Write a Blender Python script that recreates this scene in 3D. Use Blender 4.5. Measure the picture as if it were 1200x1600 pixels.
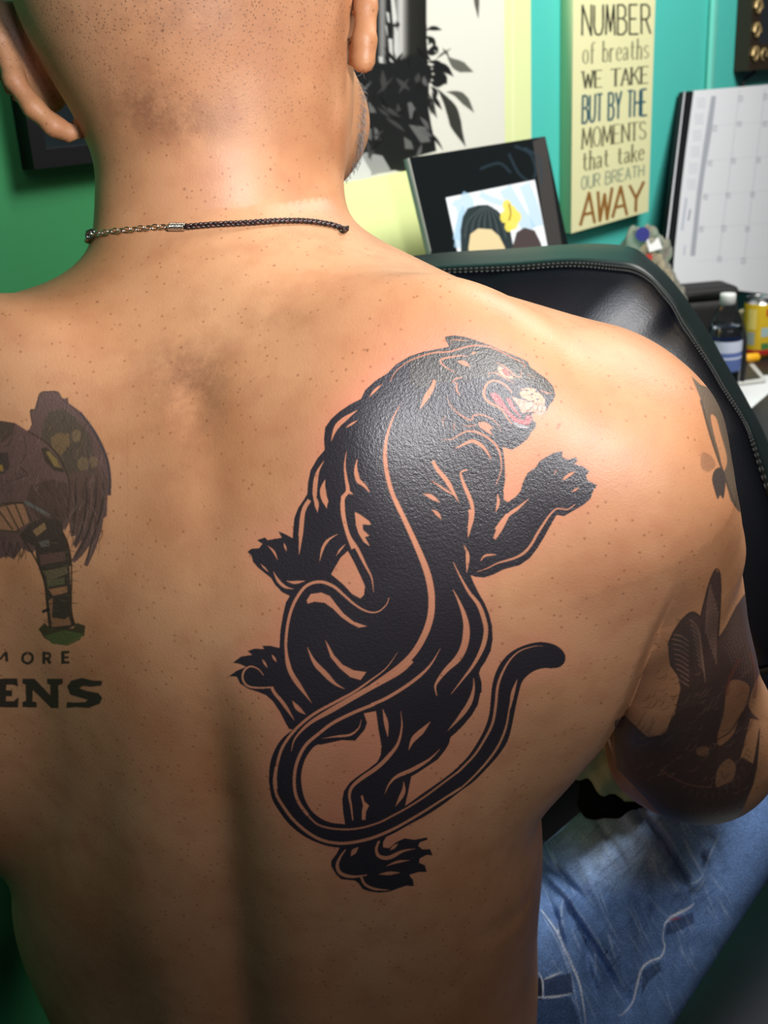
import bpy, bmesh, math, random, sys
import numpy as np
from mathutils import Vector, Matrix
PI=math.pi
random.seed(4); RNG=np.random.default_rng(7)
for o in list(bpy.data.objects): bpy.data.objects.remove(o)
scene=bpy.context.scene; COL=scene.collection
# ---------------------------------------------------------------- camera frame
F_PX=1735.0; CAM_Z=1.31
_th=math.radians(21.5); _ro=math.radians(3.25)
_r0=np.array([1.0,0,0]); _u0=np.array([0,math.sin(_th),math.cos(_th)])
C_FWD=np.array([0,math.cos(_th),-math.sin(_th)])
C_RIGHT=math.cos(_ro)*_r0-math.sin(_ro)*_u0
C_UP=math.sin(_ro)*_r0+math.cos(_ro)*_u0
C_POS=np.array([0,0,CAM_Z])
def P(u,v,d):
    "world point d metres along the view axis seen at pixel (u,v)"
    return C_POS+d*(C_FWD+(u-600)/F_PX*C_RIGHT+(800-v)/F_PX*C_UP)
def proj(p):
    q=np.asarray(p)-C_POS
    d=q@C_FWD
    return 600+F_PX*(q@C_RIGHT)/d, 800-F_PX*(q@C_UP)/d, d
# ---------------------------------------------------------------- camera, light, exposure
cam_data=bpy.data.cameras.new('camera'); cam=bpy.data.objects.new('camera',cam_data); COL.objects.link(cam)
cam_data.sensor_fit='VERTICAL'; cam_data.sensor_height=36.0; cam_data.lens=36.0*F_PX/1600.0
cam_data.clip_start=.02
M4=Matrix.Identity(4)
for i in range(3):
    M4[i][0]=C_RIGHT[i]; M4[i][1]=C_UP[i]; M4[i][2]=-C_FWD[i]; M4[i][3]=C_POS[i]
cam.matrix_world=M4
scene.camera=cam
cam_data.dof.use_dof=True; cam_data.dof.focus_distance=.57; cam_data.dof.aperture_fstop=16.0
scene.view_settings.view_transform='Standard'; scene.view_settings.look='None'
scene.view_settings.gamma=1.0; scene.view_settings.exposure=0.0; scene.view_settings.use_curve_mapping=False
world=bpy.data.worlds.new('room_air'); scene.world=world; world.use_nodes=True
world.node_tree.nodes['Background'].inputs[0].default_value=(.80,.88,1.0,1)
world.node_tree.nodes['Background'].inputs[1].default_value=.045
def area_light(name,loc,target,size,power,color,size_y=None):
    l=bpy.data.lights.new(name,'AREA'); l.energy=power; l.color=color; l.size=size
    if size_y: l.shape='RECTANGLE'; l.size_y=size_y
    o=bpy.data.objects.new(name,l); COL.objects.link(o); o.location=loc
    o.rotation_euler=(Vector(target)-Vector(loc)).to_track_quat('-Z','Y').to_euler()
    return o
lamp=bpy.data.lights.new('work_lamp_light','SPOT'); lamp.energy=30; lamp.color=(1.0,.97,.96); lamp.shadow_soft_size=.045; lamp.spot_size=math.radians(66); lamp.spot_blend=1.0
lamp_o=bpy.data.objects.new('work_lamp_light',lamp); COL.objects.link(lamp_o); lamp_o.location=(.23,.05,1.47)
lamp_o.rotation_euler=(Vector((.05,.56,1.29))-lamp_o.location).to_track_quat('-Z','Y').to_euler()
area_light('ceiling_light',(1.05,1.25,2.45),(.75,1.9,.9),1.1,54.0,(1.0,.98,.95),.5)
area_light('room_fill_light',(.7,-.35,2.35),(-.15,.7,1.2),.6,3.6,(1.0,.74,.46))
area_light('cool_lamp_light',(.13,-.2,1.86),(.1,.8,1.12),.14,2.6,(.62,.78,1.0))
# ---------------------------------------------------------------- helpers
def srgb(r,g,b):
    return tuple(((c/255)/12.92 if c/255<=.04045 else ((c/255+.055)/1.055)**2.4) for c in (r,g,b))
def mat(name,color,rough=.5,spec=.5,metal=0.0,bump=0,bscale=80,vary=0,vscale=12,coat=0,trans=0,ior=1.45,attr=None,emit=None):
    m=bpy.data.materials.new(name); m.use_nodes=True; nt=m.node_tree; b=nt.nodes['Principled BSDF']
    c=(*srgb(*color),1)
    b.inputs['Base Color'].default_value=c; b.inputs['Roughness'].default_value=rough
    b.inputs['Specular IOR Level'].default_value=spec; b.inputs['Metallic'].default_value=metal
    b.inputs['Coat Weight'].default_value=coat; b.inputs['Transmission Weight'].default_value=trans; b.inputs['IOR'].default_value=ior
    tc=nt.nodes.new('ShaderNodeTexCoord')
    if attr:
        a=nt.nodes.new('ShaderNodeVertexColor'); a.layer_name=attr
        nt.links.new(a.outputs['Color'],b.inputs['Base Color'])
    elif vary:
        n=nt.nodes.new('ShaderNodeTexNoise'); n.inputs['Scale'].default_value=vscale; n.inputs['Detail'].default_value=5
        nt.links.new(tc.outputs['Object'],n.inputs['Vector'])
        mx=nt.nodes.new('ShaderNodeMix'); mx.data_type='RGBA'
        mx.inputs['A'].default_value=tuple(x*(1-vary) for x in c[:3])+(1,); mx.inputs['B'].default_value=tuple(min(1,x*(1+vary)) for x in c[:3])+(1,)
        nt.links.new(n.outputs['Fac'],mx.inputs['Factor']); nt.links.new(mx.outputs['Result'],b.inputs['Base Color'])
    if bump:
        n=nt.nodes.new('ShaderNodeTexNoise'); n.inputs['Scale'].default_value=bscale; n.inputs['Detail'].default_value=4
        nt.links.new(tc.outputs['Object'],n.inputs['Vector'])
        bm_=nt.nodes.new('ShaderNodeBump'); bm_.inputs['Strength'].default_value=bump; bm_.inputs['Distance'].default_value=.002
        nt.links.new(n.outputs['Fac'],bm_.inputs['Height']); nt.links.new(bm_.outputs['Normal'],b.inputs['Normal'])
    return m
def mesh_obj(name,verts,faces,m=None,parent=None,smooth=True):
    me=bpy.data.meshes.new(name)
    me.from_pydata([tuple(map(float,v)) for v in verts],[],[tuple(map(int,f)) for f in faces]); me.update()
    if smooth: me.polygons.foreach_set('use_smooth',[True]*len(me.polygons))
    o=bpy.data.objects.new(name,me); COL.objects.link(o)
    if m: me.materials.append(m)
    if parent: o.parent=parent; o.matrix_parent_inverse=Matrix.Translation(-parent.location)
    return o
def np_mesh(name,V,Q,m=None,parent=None,smooth=True):
    "fast quad mesh"
    me=bpy.data.meshes.new(name); V=np.ascontiguousarray(V,dtype=np.float32); Q=np.asarray(Q,dtype=np.int32); k=Q.shape[1]
    me.vertices.add(len(V)); me.vertices.foreach_set('co',V.ravel())
    me.loops.add(Q.size); me.loops.foreach_set('vertex_index',Q.ravel())
    me.polygons.add(len(Q)); me.polygons.foreach_set('loop_start',np.arange(0,Q.size,k,dtype=np.int32))
    me.update(calc_edges=True); me.validate()
    if smooth: me.polygons.foreach_set('use_smooth',np.ones(len(Q),bool))
    o=bpy.data.objects.new(name,me); COL.objects.link(o)
    if m: me.materials.append(m)
    if parent: o.parent=parent; o.matrix_parent_inverse=Matrix.Translation(-parent.location)
    return o
def bm_obj(name,bm,m=None,parent=None,smooth=False):
    bmesh.ops.recalc_face_normals(bm,faces=bm.faces)
    me=bpy.data.meshes.new(name); bm.to_mesh(me); bm.free()
    if smooth: me.polygons.foreach_set('use_smooth',[True]*len(me.polygons))
    o=bpy.data.objects.new(name,me); COL.objects.link(o)
    if m: me.materials.append(m)
    if parent: o.parent=parent; o.matrix_parent_inverse=Matrix.Translation(-parent.location)
    return o
def tag(o,label=None,cat=None,group=None,kind=None):
    if label: o['label']=label
    if cat: o['category']=cat
    if group: o['group']=group
    if kind: o['kind']=kind
    return o
def empty(name,loc,label,cat,group=None):
    o=bpy.data.objects.new(name,None); COL.objects.link(o); o.location=tuple(map(float,loc)); o.empty_display_size=.05
    return tag(o,label,cat,group)
def hexa(bm,c):
    "eight corners: 0-3 front loop, 4-7 back loop"
    v=[bm.verts.new(tuple(map(float,p))) for p in c]
    for f in ((0,1,2,3),(7,6,5,4),(0,4,5,1),(1,5,6,2),(2,6,7,3),(3,7,4,0)): bm.faces.new([v[i] for i in f])
    return v
def slab_obj(name,corners,thick,m,parent=None,bevel=.001,seg=2):
    "box from four front corners (TL,TR,BR,BL) extruded away along thick (vector)"
    bm=bmesh.new(); hexa(bm,list(corners)+[np.asarray(c)+thick for c in corners])
    if bevel: bmesh.ops.bevel(bm,geom=list(bm.edges),offset=bevel,segments=seg,affect='EDGES',profile=.5)
    return bm_obj(name,bm,m,parent,True if bevel else False)
def tube_geo(pts,r,seg=8,closed=False):
    pts=np.array(pts,float); n=len(pts); rr=np.broadcast_to(r,(n,)) if np.ndim(r)==0 else np.array(r)
    V=[];Q=[]; up=None
    for i in range(n):
        a=pts[(i-1)%n] if (closed or i>0) else pts[i]; b=pts[(i+1)%n] if (closed or i<n-1) else pts[i]
        t=b-a; t/=np.linalg.norm(t)+1e-12
        if up is None:
            up=np.cross(t,[0,0,1.0]); 
            if np.linalg.norm(up)<.1: up=np.cross(t,[1.0,0,0])
        up=up-t*(up@t); up/=np.linalg.norm(up); s=np.cross(t,up)
        for j in range(seg):
            an=2*PI*j/seg; V.append(pts[i]+rr[i]*(math.cos(an)*up+math.sin(an)*s))
    for i in range(n if closed else n-1):
        for j in range(seg):
            i2=(i+1)%n
            Q.append((i*seg+j,i*seg+(j+1)%seg,i2*seg+(j+1)%seg,i2*seg+j))
    return V,Q
def tube(name,pts,r,m,parent=None,seg=8,closed=False):
    V,Q=tube_geo(pts,r,seg,closed); n=len(pts); F=list(Q)
    if not closed: F+= [tuple(range(seg))[::-1], tuple((n-1)*seg+j for j in range(seg))]
    return mesh_obj(name,V,F,m,parent)
def lathe(name,prof,axis_o,m,parent=None,seg=40,up=(0,0,1)):
    V=[];Q=[]
    for r,z in prof:
        for j in range(seg):
            a=2*PI*j/seg; V.append((axis_o[0]+r*math.cos(a),axis_o[1]+r*math.sin(a),axis_o[2]+z))
    for i in range(len(prof)-1):
        for j in range(seg):
            Q.append((i*seg+j,i*seg+(j+1)%seg,(i+1)*seg+(j+1)%seg,(i+1)*seg+j))
    return mesh_obj(name,V,Q,m,parent)
def sm(pts,n=6,closed=False):
    "Catmull-Rom resampling of a 2-D/3-D polyline"
    p=np.array(pts,float); N=len(p); out=[]
    R=range(N if closed else N-1)
    for i in R:
        if closed: a,b,c,d=p[(i-1)%N],p[i],p[(i+1)%N],p[(i+2)%N]
        else: a,b,c,d=p[max(i-1,0)],p[i],p[i+1],p[min(i+2,N-1)]
        for k in range(n):
            t=k/n; out.append(.5*((2*b)+(c-a)*t+(2*a-5*b+4*c-d)*t*t+(3*b-3*c+d-a)*t**3))
    if not closed: out.append(p[-1])
    return np.array(out)
# ---------------------------------------------------------------- a small raster, later sampled onto mesh vertices as pigment
class Canvas:
    def __init__(s,x0,y0,x1,y1,S=2,bg=(0,0,0),a=0.0):
        s.x0,s.y0,s.S=x0,y0,S; s.w=int((x1-x0)*S); s.h=int((y1-y0)*S)
        s.rgb=np.zeros((s.h,s.w,3),np.float32)+np.array(srgb(*bg),np.float32); s.a=np.full((s.h,s.w),a,np.float32)
    def mask(s,pts):
        p=(np.array(pts,float)-[s.x0,s.y0])*s.S
        q=np.roll(p,-1,0); ys0=max(int(p[:,1].min())-1,0); ys1=min(int(p[:,1].max())+2,s.h)
        xs0=max(int(p[:,0].min())-1,0); xs1=min(int(p[:,0].max())+2,s.w)
        if ys1<=ys0 or xs1<=xs0: return None
        M=np.zeros((ys1-ys0,xs1-xs0),bool); xs=np.arange(xs0,xs1)+.5
        for y in range(ys0,ys1):
            yc=y+.5; c=(p[:,1]<=yc)!=(q[:,1]<=yc)
            if not c.any(): continue
            x=np.sort(p[c,0]+(yc-p[c,1])*(q[c,0]-p[c,0])/(q[c,1]-p[c,1]))
            M[y-ys0]=(np.searchsorted(x,xs)%2)==1
        return (slice(ys0,ys1),slice(xs0,xs1)),M
    def put(s,r,M,col,al):
        sl=r; w=M.astype(np.float32)
        if col is not None:
            c=np.array(srgb(*col),np.float32)
            s.rgb[sl]=s.rgb[sl]*(1-w*al)[...,None]+c*(w*al)[...,None]
            s.a[sl]=s.a[sl]*(1-w)+w*np.maximum(s.a[sl],al)
        else: s.a[sl]=s.a[sl]*(1-w*al)
    def poly(s,pts,col,al=1.0):
        r=s.mask(pts)
        if r: s.put(r[0],r[1],col,al)
    def line(s,pts,w,col,al=1.0,taper=(1,1),smooth=True):
        "taper: relative width at the start and the end"
        p=sm(pts,6) if smooth and len(pts)>2 else np.array(pts,float)
        if len(p)==2: p=np.array([p[0]+(p[1]-p[0])*t for t in np.linspace(0,1,9)])
        t=np.gradient(p,axis=0); t/=np.linalg.norm(t,axis=1)[:,None]+1e-9; nn=np.stack([-t[:,1],t[:,0]],1)
        L_=np.r_[0,np.cumsum(np.linalg.norm(np.diff(p,axis=0),axis=1))]; L_/=L_[-1]+1e-9
        k=np.minimum(1,np.minimum(taper[0]+(1-taper[0])*L_*2.6,taper[1]+(1-taper[1])*(1-L_)*2.6))
        h=(w/2*k)[:,None]
        s.poly(np.vstack([p+nn*h,(p-nn*h)[::-1]]),col,al)
    def blur(s,n=1):
        for _ in range(n):
            pm=s.rgb*s.a[...,None]
            def bl(A):
                A=(np.roll(A,1,0)+2*A+np.roll(A,-1,0))/4
                return (np.roll(A,1,1)+2*A+np.roll(A,-1,1))/4
            pa=bl(s.a); pm=bl(pm); ok=pa>1e-3
            s.rgb[ok]=(pm[ok]/pa[ok][:,None]); s.a=pa
    def sample(s,u,v):
        x=(np.asarray(u)-s.x0)*s.S-.5; y=(np.asarray(v)-s.y0)*s.S-.5
        ins=(x>=0)&(y>=0)&(x<s.w-1.001)&(y<s.h-1.001)
        x=np.clip(x,0,s.w-1.001); y=np.clip(y,0,s.h-1.001); i=x.astype(int); j=y.astype(int); fx=(x-i); fy=(y-j)
        A=np.dstack([s.rgb*s.a[...,None],s.a])
        r=(A[j,i]*((1-fx)*(1-fy))[:,None]+A[j,i+1]*(fx*(1-fy))[:,None]+A[j+1,i]*((1-fx)*fy)[:,None]+A[j+1,i+1]*(fx*fy)[:,None])
        a=r[:,3]*ins; rgb=r[:,:3]/np.maximum(r[:,3:4],1e-4)
        return rgb,a
def crop(ox,oy,k):
    def f(*p): return [(ox+x/k,oy+y/k) for x,y in p]
    f.k=k; return f
def set_attr(me,name,rgb,a):
    at=me.color_attributes.new(name,'FLOAT_COLOR','POINT')
    at.data.foreach_set('color',np.column_stack([rgb,a]).astype(np.float32).ravel())
# ---------------------------------------------------------------- surface nets: a mesh from a distance field
def surface_nets(f,lo,hi,h):
    lo=np.array(lo);n=np.ceil((np.array(hi)-lo)/h).astype(int)+1
    B=8; n=((n+B-1)//B)*B+1
    D=np.full(n,1.0,np.float32)
    nb=(n-1)//B
    bi=np.stack(np.meshgrid(*[np.arange(k) for k in nb],indexing='ij'),-1).reshape(-1,3)
    cen=lo+(bi*B+B/2)*h
    dc=f(cen); near=np.abs(dc)<h*B*1.15
    loc=np.stack(np.meshgrid(*[np.arange(B+1)]*3,indexing='ij'),-1).reshape(-1,3)
    for b,d in zip(bi[~near],dc[~near]):
        if d<0: D[b[0]*B:b[0]*B+B+1,b[1]*B:b[1]*B+B+1,b[2]*B:b[2]*B+B+1]=d
    nbk=bi[near]
    for k in range(0,len(nbk),250):
        c=nbk[k:k+250]; idx=(c[:,None,:]*B+loc[None])
        v=f(lo+idx*h)
        D[idx[...,0],idx[...,1],idx[...,2]]=v
    s=D<0
    c8=[s[i:n[0]-1+i,j:n[1]-1+j,k:n[2]-1+k] for i in (0,1) for j in (0,1) for k in (0,1)]
    cnt=sum(c.astype(np.int8) for c in c8); act=(cnt>0)&(cnt<8)
    cells=np.argwhere(act); vid=np.full(act.shape,-1,np.int64); vid[act]=np.arange(len(cells))
    acc=np.zeros((len(cells),3)); num=np.zeros(len(cells))
    corners=[(i,j,k) for i in (0,1) for j in (0,1) for k in (0,1)]
    for a in corners:
        for ax in range(3):
            if a[ax]==1: continue
            b=list(a); b[ax]=1
            va=D[cells[:,0]+a[0],cells[:,1]+a[1],cells[:,2]+a[2]]; vb=D[cells[:,0]+b[0],cells[:,1]+b[1],cells[:,2]+b[2]]
            m=(va<0)!=(vb<0); t=np.where(m,va/(va-vb+1e-20),0)
            q=np.array(a,float)[None]+t[:,None]*np.eye(3)[ax]
            acc[m]+=q[m]; num+=m
    V=lo+(cells+acc/num[:,None])*h
    Q=[]
    for ax in range(3):
        o=[i for i in range(3) if i!=ax]
        sl0=[slice(None)]*3; sl1=[slice(None)]*3; sl0[ax]=slice(0,-1); sl1[ax]=slice(1,None)
        e=s[tuple(sl0)]!=s[tuple(sl1)]; idx=np.argwhere(e)
        ok=(idx[:,o[0]]>0)&(idx[:,o[1]]>0)&(idx[:,o[0]]<act.shape[o[0]])&(idx[:,o[1]]<act.shape[o[1]]); idx=idx[ok]
        ins=s[idx[:,0],idx[:,1],idx[:,2]]
        def vv(da,db):
            c=idx.copy(); c[:,o[0]]+=da; c[:,o[1]]+=db; return vid[c[:,0],c[:,1],c[:,2]]
        q=np.stack([vv(-1,-1),vv(0,-1),vv(0,0),vv(-1,0)],1)
        flip=ins if ax!=1 else ~ins
        q=np.where(flip[:,None],q,q[:,::-1]); Q.append(q)
    return V,np.vstack(Q)
TET=np.array([[1,1,1],[1,-1,-1],[-1,1,-1],[-1,-1,1]],float)
def grad(f,p,e=5e-4):
    return sum(f(p+k*e)[...,None]*k for k in TET)/(4*e)
def chunked(fn,p,n=60000):
    return np.concatenate([fn(p[i:i+n]) for i in range(0,len(p),n)]) if len(p) else fn(p)
def settle(f,p,it=3,mv=.003):
    def one(p):
        for _ in range(it):
            g=grad(f,p); d=f(p); st=(d/np.maximum((g*g).sum(-1),.05))[:,None]*g
            l=np.linalg.norm(st,axis=1)[:,None]; p=p-st*np.minimum(1,mv/np.maximum(l,1e-9))
        return p
    return chunked(one,p)
def orient(f,V,Q):
    c=V[Q].mean(1); n=np.cross(V[Q[:,2]]-V[Q[:,0]],V[Q[:,3]]-V[Q[:,1]]); g=chunked(lambda p:grad(f,p),c)
    fl=(n*g).sum(1)<0; Q=Q.copy(); Q[fl]=Q[fl][:,::-1]; return Q
def sdf_object(name,f,lo,hi,h,m,parent,dense=None,cuts=0):
    "dense(u,v,nf): boolean per face centre saying where the skin needs a finer grid to carry its pigment"
    V,Q=surface_nets(f,lo,hi,h)
    V=settle(f,V,2); Q=orient(f,V,Q)
    o=np_mesh(name,V,Q,m,parent)
    me=o.data
    if dense is not None:
        c=V[Q].mean(1); nrm=grad(f,c); u,v,d=proj(c); view=(C_POS-c); fac=(nrm*view).sum(-1)>0
        sel=dense(u,v,d)&fac
        bm=bmesh.new(); bm.from_mesh(me); bm.faces.ensure_lookup_table()
        es=set()
        for i in np.nonzero(sel)[0]:
            for e in bm.faces[i].edges: es.add(e)
        bmesh.ops.subdivide_edges(bm,edges=list(es),cuts=cuts,use_grid_fill=True)
        for fc in bm.faces: fc.smooth=True
        bm.to_mesh(me); bm.free()
    n=len(me.vertices); co=np.empty(n*3,np.float32); me.vertices.foreach_get('co',co); co=co.reshape(-1,3).astype(float)
    co=settle(f,co,2)
    me.vertices.foreach_set('co',co.astype(np.float32).ravel()); me.update()
    N=chunked(lambda p:grad(f,p),co); N/=np.linalg.norm(N,axis=1)[:,None]+1e-9
    try: me.normals_split_custom_set_from_vertices([tuple(x) for x in N])
    except Exception as ex: print('normals',ex)
    print(name,n,'verts')
    return o,co,N
def ray(u,v): return C_FWD+(u-600)/F_PX*C_RIGHT+(800-v)/F_PX*C_UP
def trace(uu,vv,f=None,t0=.40,t1=1.4):
    f=f or body_sdf; D_=ray(uu,vv); L_=np.linalg.norm(D_); t=t0
    for _ in range(120):
        p=C_POS+D_*t; s=float(f(p[None])[0]); t+=s*.8/L_
        if abs(s)<2e-4: return p
        if t>t1: return None
    return p
# ---------------------------------------------------------------- the body as one smooth distance field
YAW=math.radians(20)
FACE=np.array([math.sin(YAW),math.cos(YAW),0]); SIDE=np.array([math.cos(YAW),-math.sin(YAW),0]); ZUP=np.array([0,0,1.0])
def smin(a,b,k):
    h=np.clip(0.5+0.5*(b-a)/k,0,1)
    return b+(a-b)*h-k*h*(1-h)
def smax(a,b,k): return -smin(-a,-b,k)
def cone(p,a,b,ra,rb):
    a=np.asarray(a);b=np.asarray(b);ab=b-a;pa=p-a
    t=np.clip((pa@ab)/(ab@ab),0,1)
    c=pa-t[...,None]*ab
    return np.sqrt((c*c).sum(-1))-(ra+(rb-ra)*t)
def chain(p,pts,rs,k=.004):
    d=cone(p,pts[0],pts[1],rs[0],rs[1])
    for i in range(1,len(pts)-1): d=smin(d,cone(p,pts[i],pts[i+1],rs[i],rs[i+1]),k)
    return d
def ell(p,c,r,ax):
    q=(p-np.asarray(c))@np.asarray(ax).T
    r=np.asarray(r)
    k0=np.sqrt(((q/r)**2).sum(-1)); k1=np.sqrt(((q/r**2)**2).sum(-1))+1e-9
    return k0*(k0-1)/k1
BAX=np.array([SIDE,FACE,ZUP])
def frame(up,face):
    up=np.asarray(up,float);up/=np.linalg.norm(up)
    s=np.cross(face,up);s/=np.linalg.norm(s);f=np.cross(up,s)
    return np.array([s,f,up])
# torso rows: spine surface pixel u,v, depth, half width right, half width left, half depth
ROWS=[(338,315,.665,.012,.012,.012),
      (336,400,.617,.062,.062,.055),
      (330,500,.594,.110,.115,.075),
      (327,620,.574,.145,.160,.098),
      (325,760,.566,.163,.182,.110),
      (325,900,.568,.168,.195,.116),
      (327,1050,.580,.158,.204,.118),
      (336,1200,.606,.150,.206,.118),
      (350,1350,.640,.156,.204,.118),
      (366,1500,.676,.163,.200,.118),
      (380,1640,.712,.163,.205,.120),
      (392,1800,.750,.170,.205,.122)]
def torso_tables():
    z=[];cx=[];cy=[];wr=[];wl=[];b=[]
    for u,v,d,r,l,bb in ROWS:
        s=P(u,v,d); c=s+FACE*bb
        z.append(c[2]);cx.append(c[0]);cy.append(c[1]);wr.append(r);wl.append(l);b.append(bb)
    i=np.argsort(z)
    return [np.array(a)[i] for a in (z,cx,cy,wr,wl,b)]
TT=torso_tables()
def crom(x,xs,ys):
    "smooth monotone-ish cubic through the table"
    m=np.gradient(ys,xs)
    i=np.clip(np.searchsorted(xs,x)-1,0,len(xs)-2)
    h=xs[i+1]-xs[i]; t=np.clip((x-xs[i])/h,0,1)
    return (2*t**3-3*t**2+1)*ys[i]+(t**3-2*t**2+t)*h*m[i]+(-2*t**3+3*t**2)*ys[i+1]+(t**3-t**2)*h*m[i+1]
def torso(p):
    z=p[...,2]; zs=TT[0]
    cx,cy,wr,wl,b=[crom(z,zs,t) for t in TT[1:]]
    dx=p[...,0]-cx; dy=p[...,1]-cy
    s=dx*SIDE[0]+dy*SIDE[1]; f=dx*FACE[0]+dy*FACE[1]
    t=np.clip(s/.06,-1,1); t=.5+.25*(3*t-t**3)
    w=wl+(wr-wl)*t
    n=2.35
    k=(np.abs(s/w)**n+np.abs(f/b)**n)**(1/n)
    d=(k-1)*np.minimum(w,b)*1.05
    dz=np.maximum(np.maximum(z-zs[-1],zs[0]-z),0)
    # relief of the back
    back=np.clip(-f/b,0,1)**2
    u_,v_,_=proj(p)
    zn=z
    groove=.0085*np.exp(-(s/.015)**2)*back*(.08+.92*np.clip((1.04-zn)/.10,0,1))
    d=d+groove
    para=.0055*(np.exp(-((s-.043)/.022)**2)+np.exp(-((s+.043)/.022)**2))*back*np.clip((1.02-zn)/.12,0,1)
    d=d-para
    return np.where(dz>0,np.sqrt(np.maximum(d,0)**2+dz**2)+np.minimum(d,0)*0,d)
def L(side,f,z,o):  # offset in body axes
    return np.asarray(o)+side*SIDE+f*FACE+z*ZUP
HEADC=P(272,-85,.66)
HFACE=np.array([math.sin(math.radians(26)),math.cos(math.radians(26)),-.12]);HFACE/=np.linalg.norm(HFACE)
HAX=frame([.0,-.05,1],HFACE)
WARP=[(1168,720,-26,0,60),(1195,960,-24,0,55),(968,1215,-22,-2,55),(70,1440,-62,0,120),(160,335,-10,0,40),(530,315,14,0,30),(1000,1190,8,0,30)]
def body_sdf(p):
    if WARP:
        u,v,dd=proj(p); du=0;dv=0
        for a,b,x,y,sg in WARP:
            g=np.exp(-((u-a)**2+(v-b)**2)/(2*sg*sg)); du=du+x*g; dv=dv+y*g
        p=p-(dd/F_PX)[...,None]*(du[...,None]*C_RIGHT-dv[...,None]*C_UP)
    return body0(p)
def px_ridge(u,v,pts,sg,side=0):
    pts=np.array(pts,float); best=np.full(u.shape,1e9); along=np.zeros(u.shape); sd=np.zeros(u.shape)
    n=len(pts)-1
    for i in range(n):
        a,b=pts[i],pts[i+1]; ab=b-a; t=np.clip(((u-a[0])*ab[0]+(v-a[1])*ab[1])/(ab@ab),0,1)
        q=(u-a[0]-t*ab[0])**2+(v-a[1]-t*ab[1])**2; m=q<best; best=np.where(m,q,best); along=np.where(m,(i+t)/n,along)
        sd=np.where(m,((u-a[0])*ab[1]-(v-a[1])*ab[0]),sd)
    e=np.sin(PI*np.clip(along*.96+.02,0,1))**.6
    if side: e=np.sin(PI/2*np.clip(along*1.5+.02,0,1))*np.clip((1-along)*4,0,1); return np.where(sd<0,np.exp(-best/(2*5.0**2)),np.exp(-np.sqrt(best)/sg))*e
    return np.exp(-best/(2*sg*sg))*e
PI=math.pi
CREASE=[(1076,880),(1066,905),(1052,940),(1028,990),(1006,1045),(988,1100),(965,1150),(900,1290)]
WAIST=[(850,1385),(820,1412),(785,1446),(735,1480)]
def body0(p):
    d=body1(p); near=np.abs(d)<.02
    if near.any():
        q=p[near]; u,v,dd=proj(q); k=(dd<.71)
        cv=np.array([c[1] for c in CREASE]); cu=np.array([c[0] for c in CREASE]); sg=(u-np.interp(v,cv,cu))*.92
        wa=np.clip((v-885)/130,0,1); wb=np.clip((1190-v)/110,0,1); win=wa*wa*(3-2*wa)*wb*wb*(3-2*wb)
        x=.0085*win*np.where(sg<0,np.exp(-(sg/7)**2),np.exp(-sg/48))+.0007*px_ridge(u,v,WAIST,9)+.0004*px_ridge(u,v,[(842,1405),(800,1440),(770,1475)],6)
        x=x-.0095*np.exp(-((u-545)/115)**2-((v-700)/190)**2)+.003*np.exp(-((u-300)/40)**2-((v-620)/60)**2)+.0018*px_ridge(u,v,[(290,560),(330,690),(330,900)],26)
        x=x-.0035*px_ridge(u,v,[(538,110),(536,200),(545,290)],10)*(dd<.72)
        d=d.copy(); d[near]=d[near]+x*k
    return d
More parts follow.
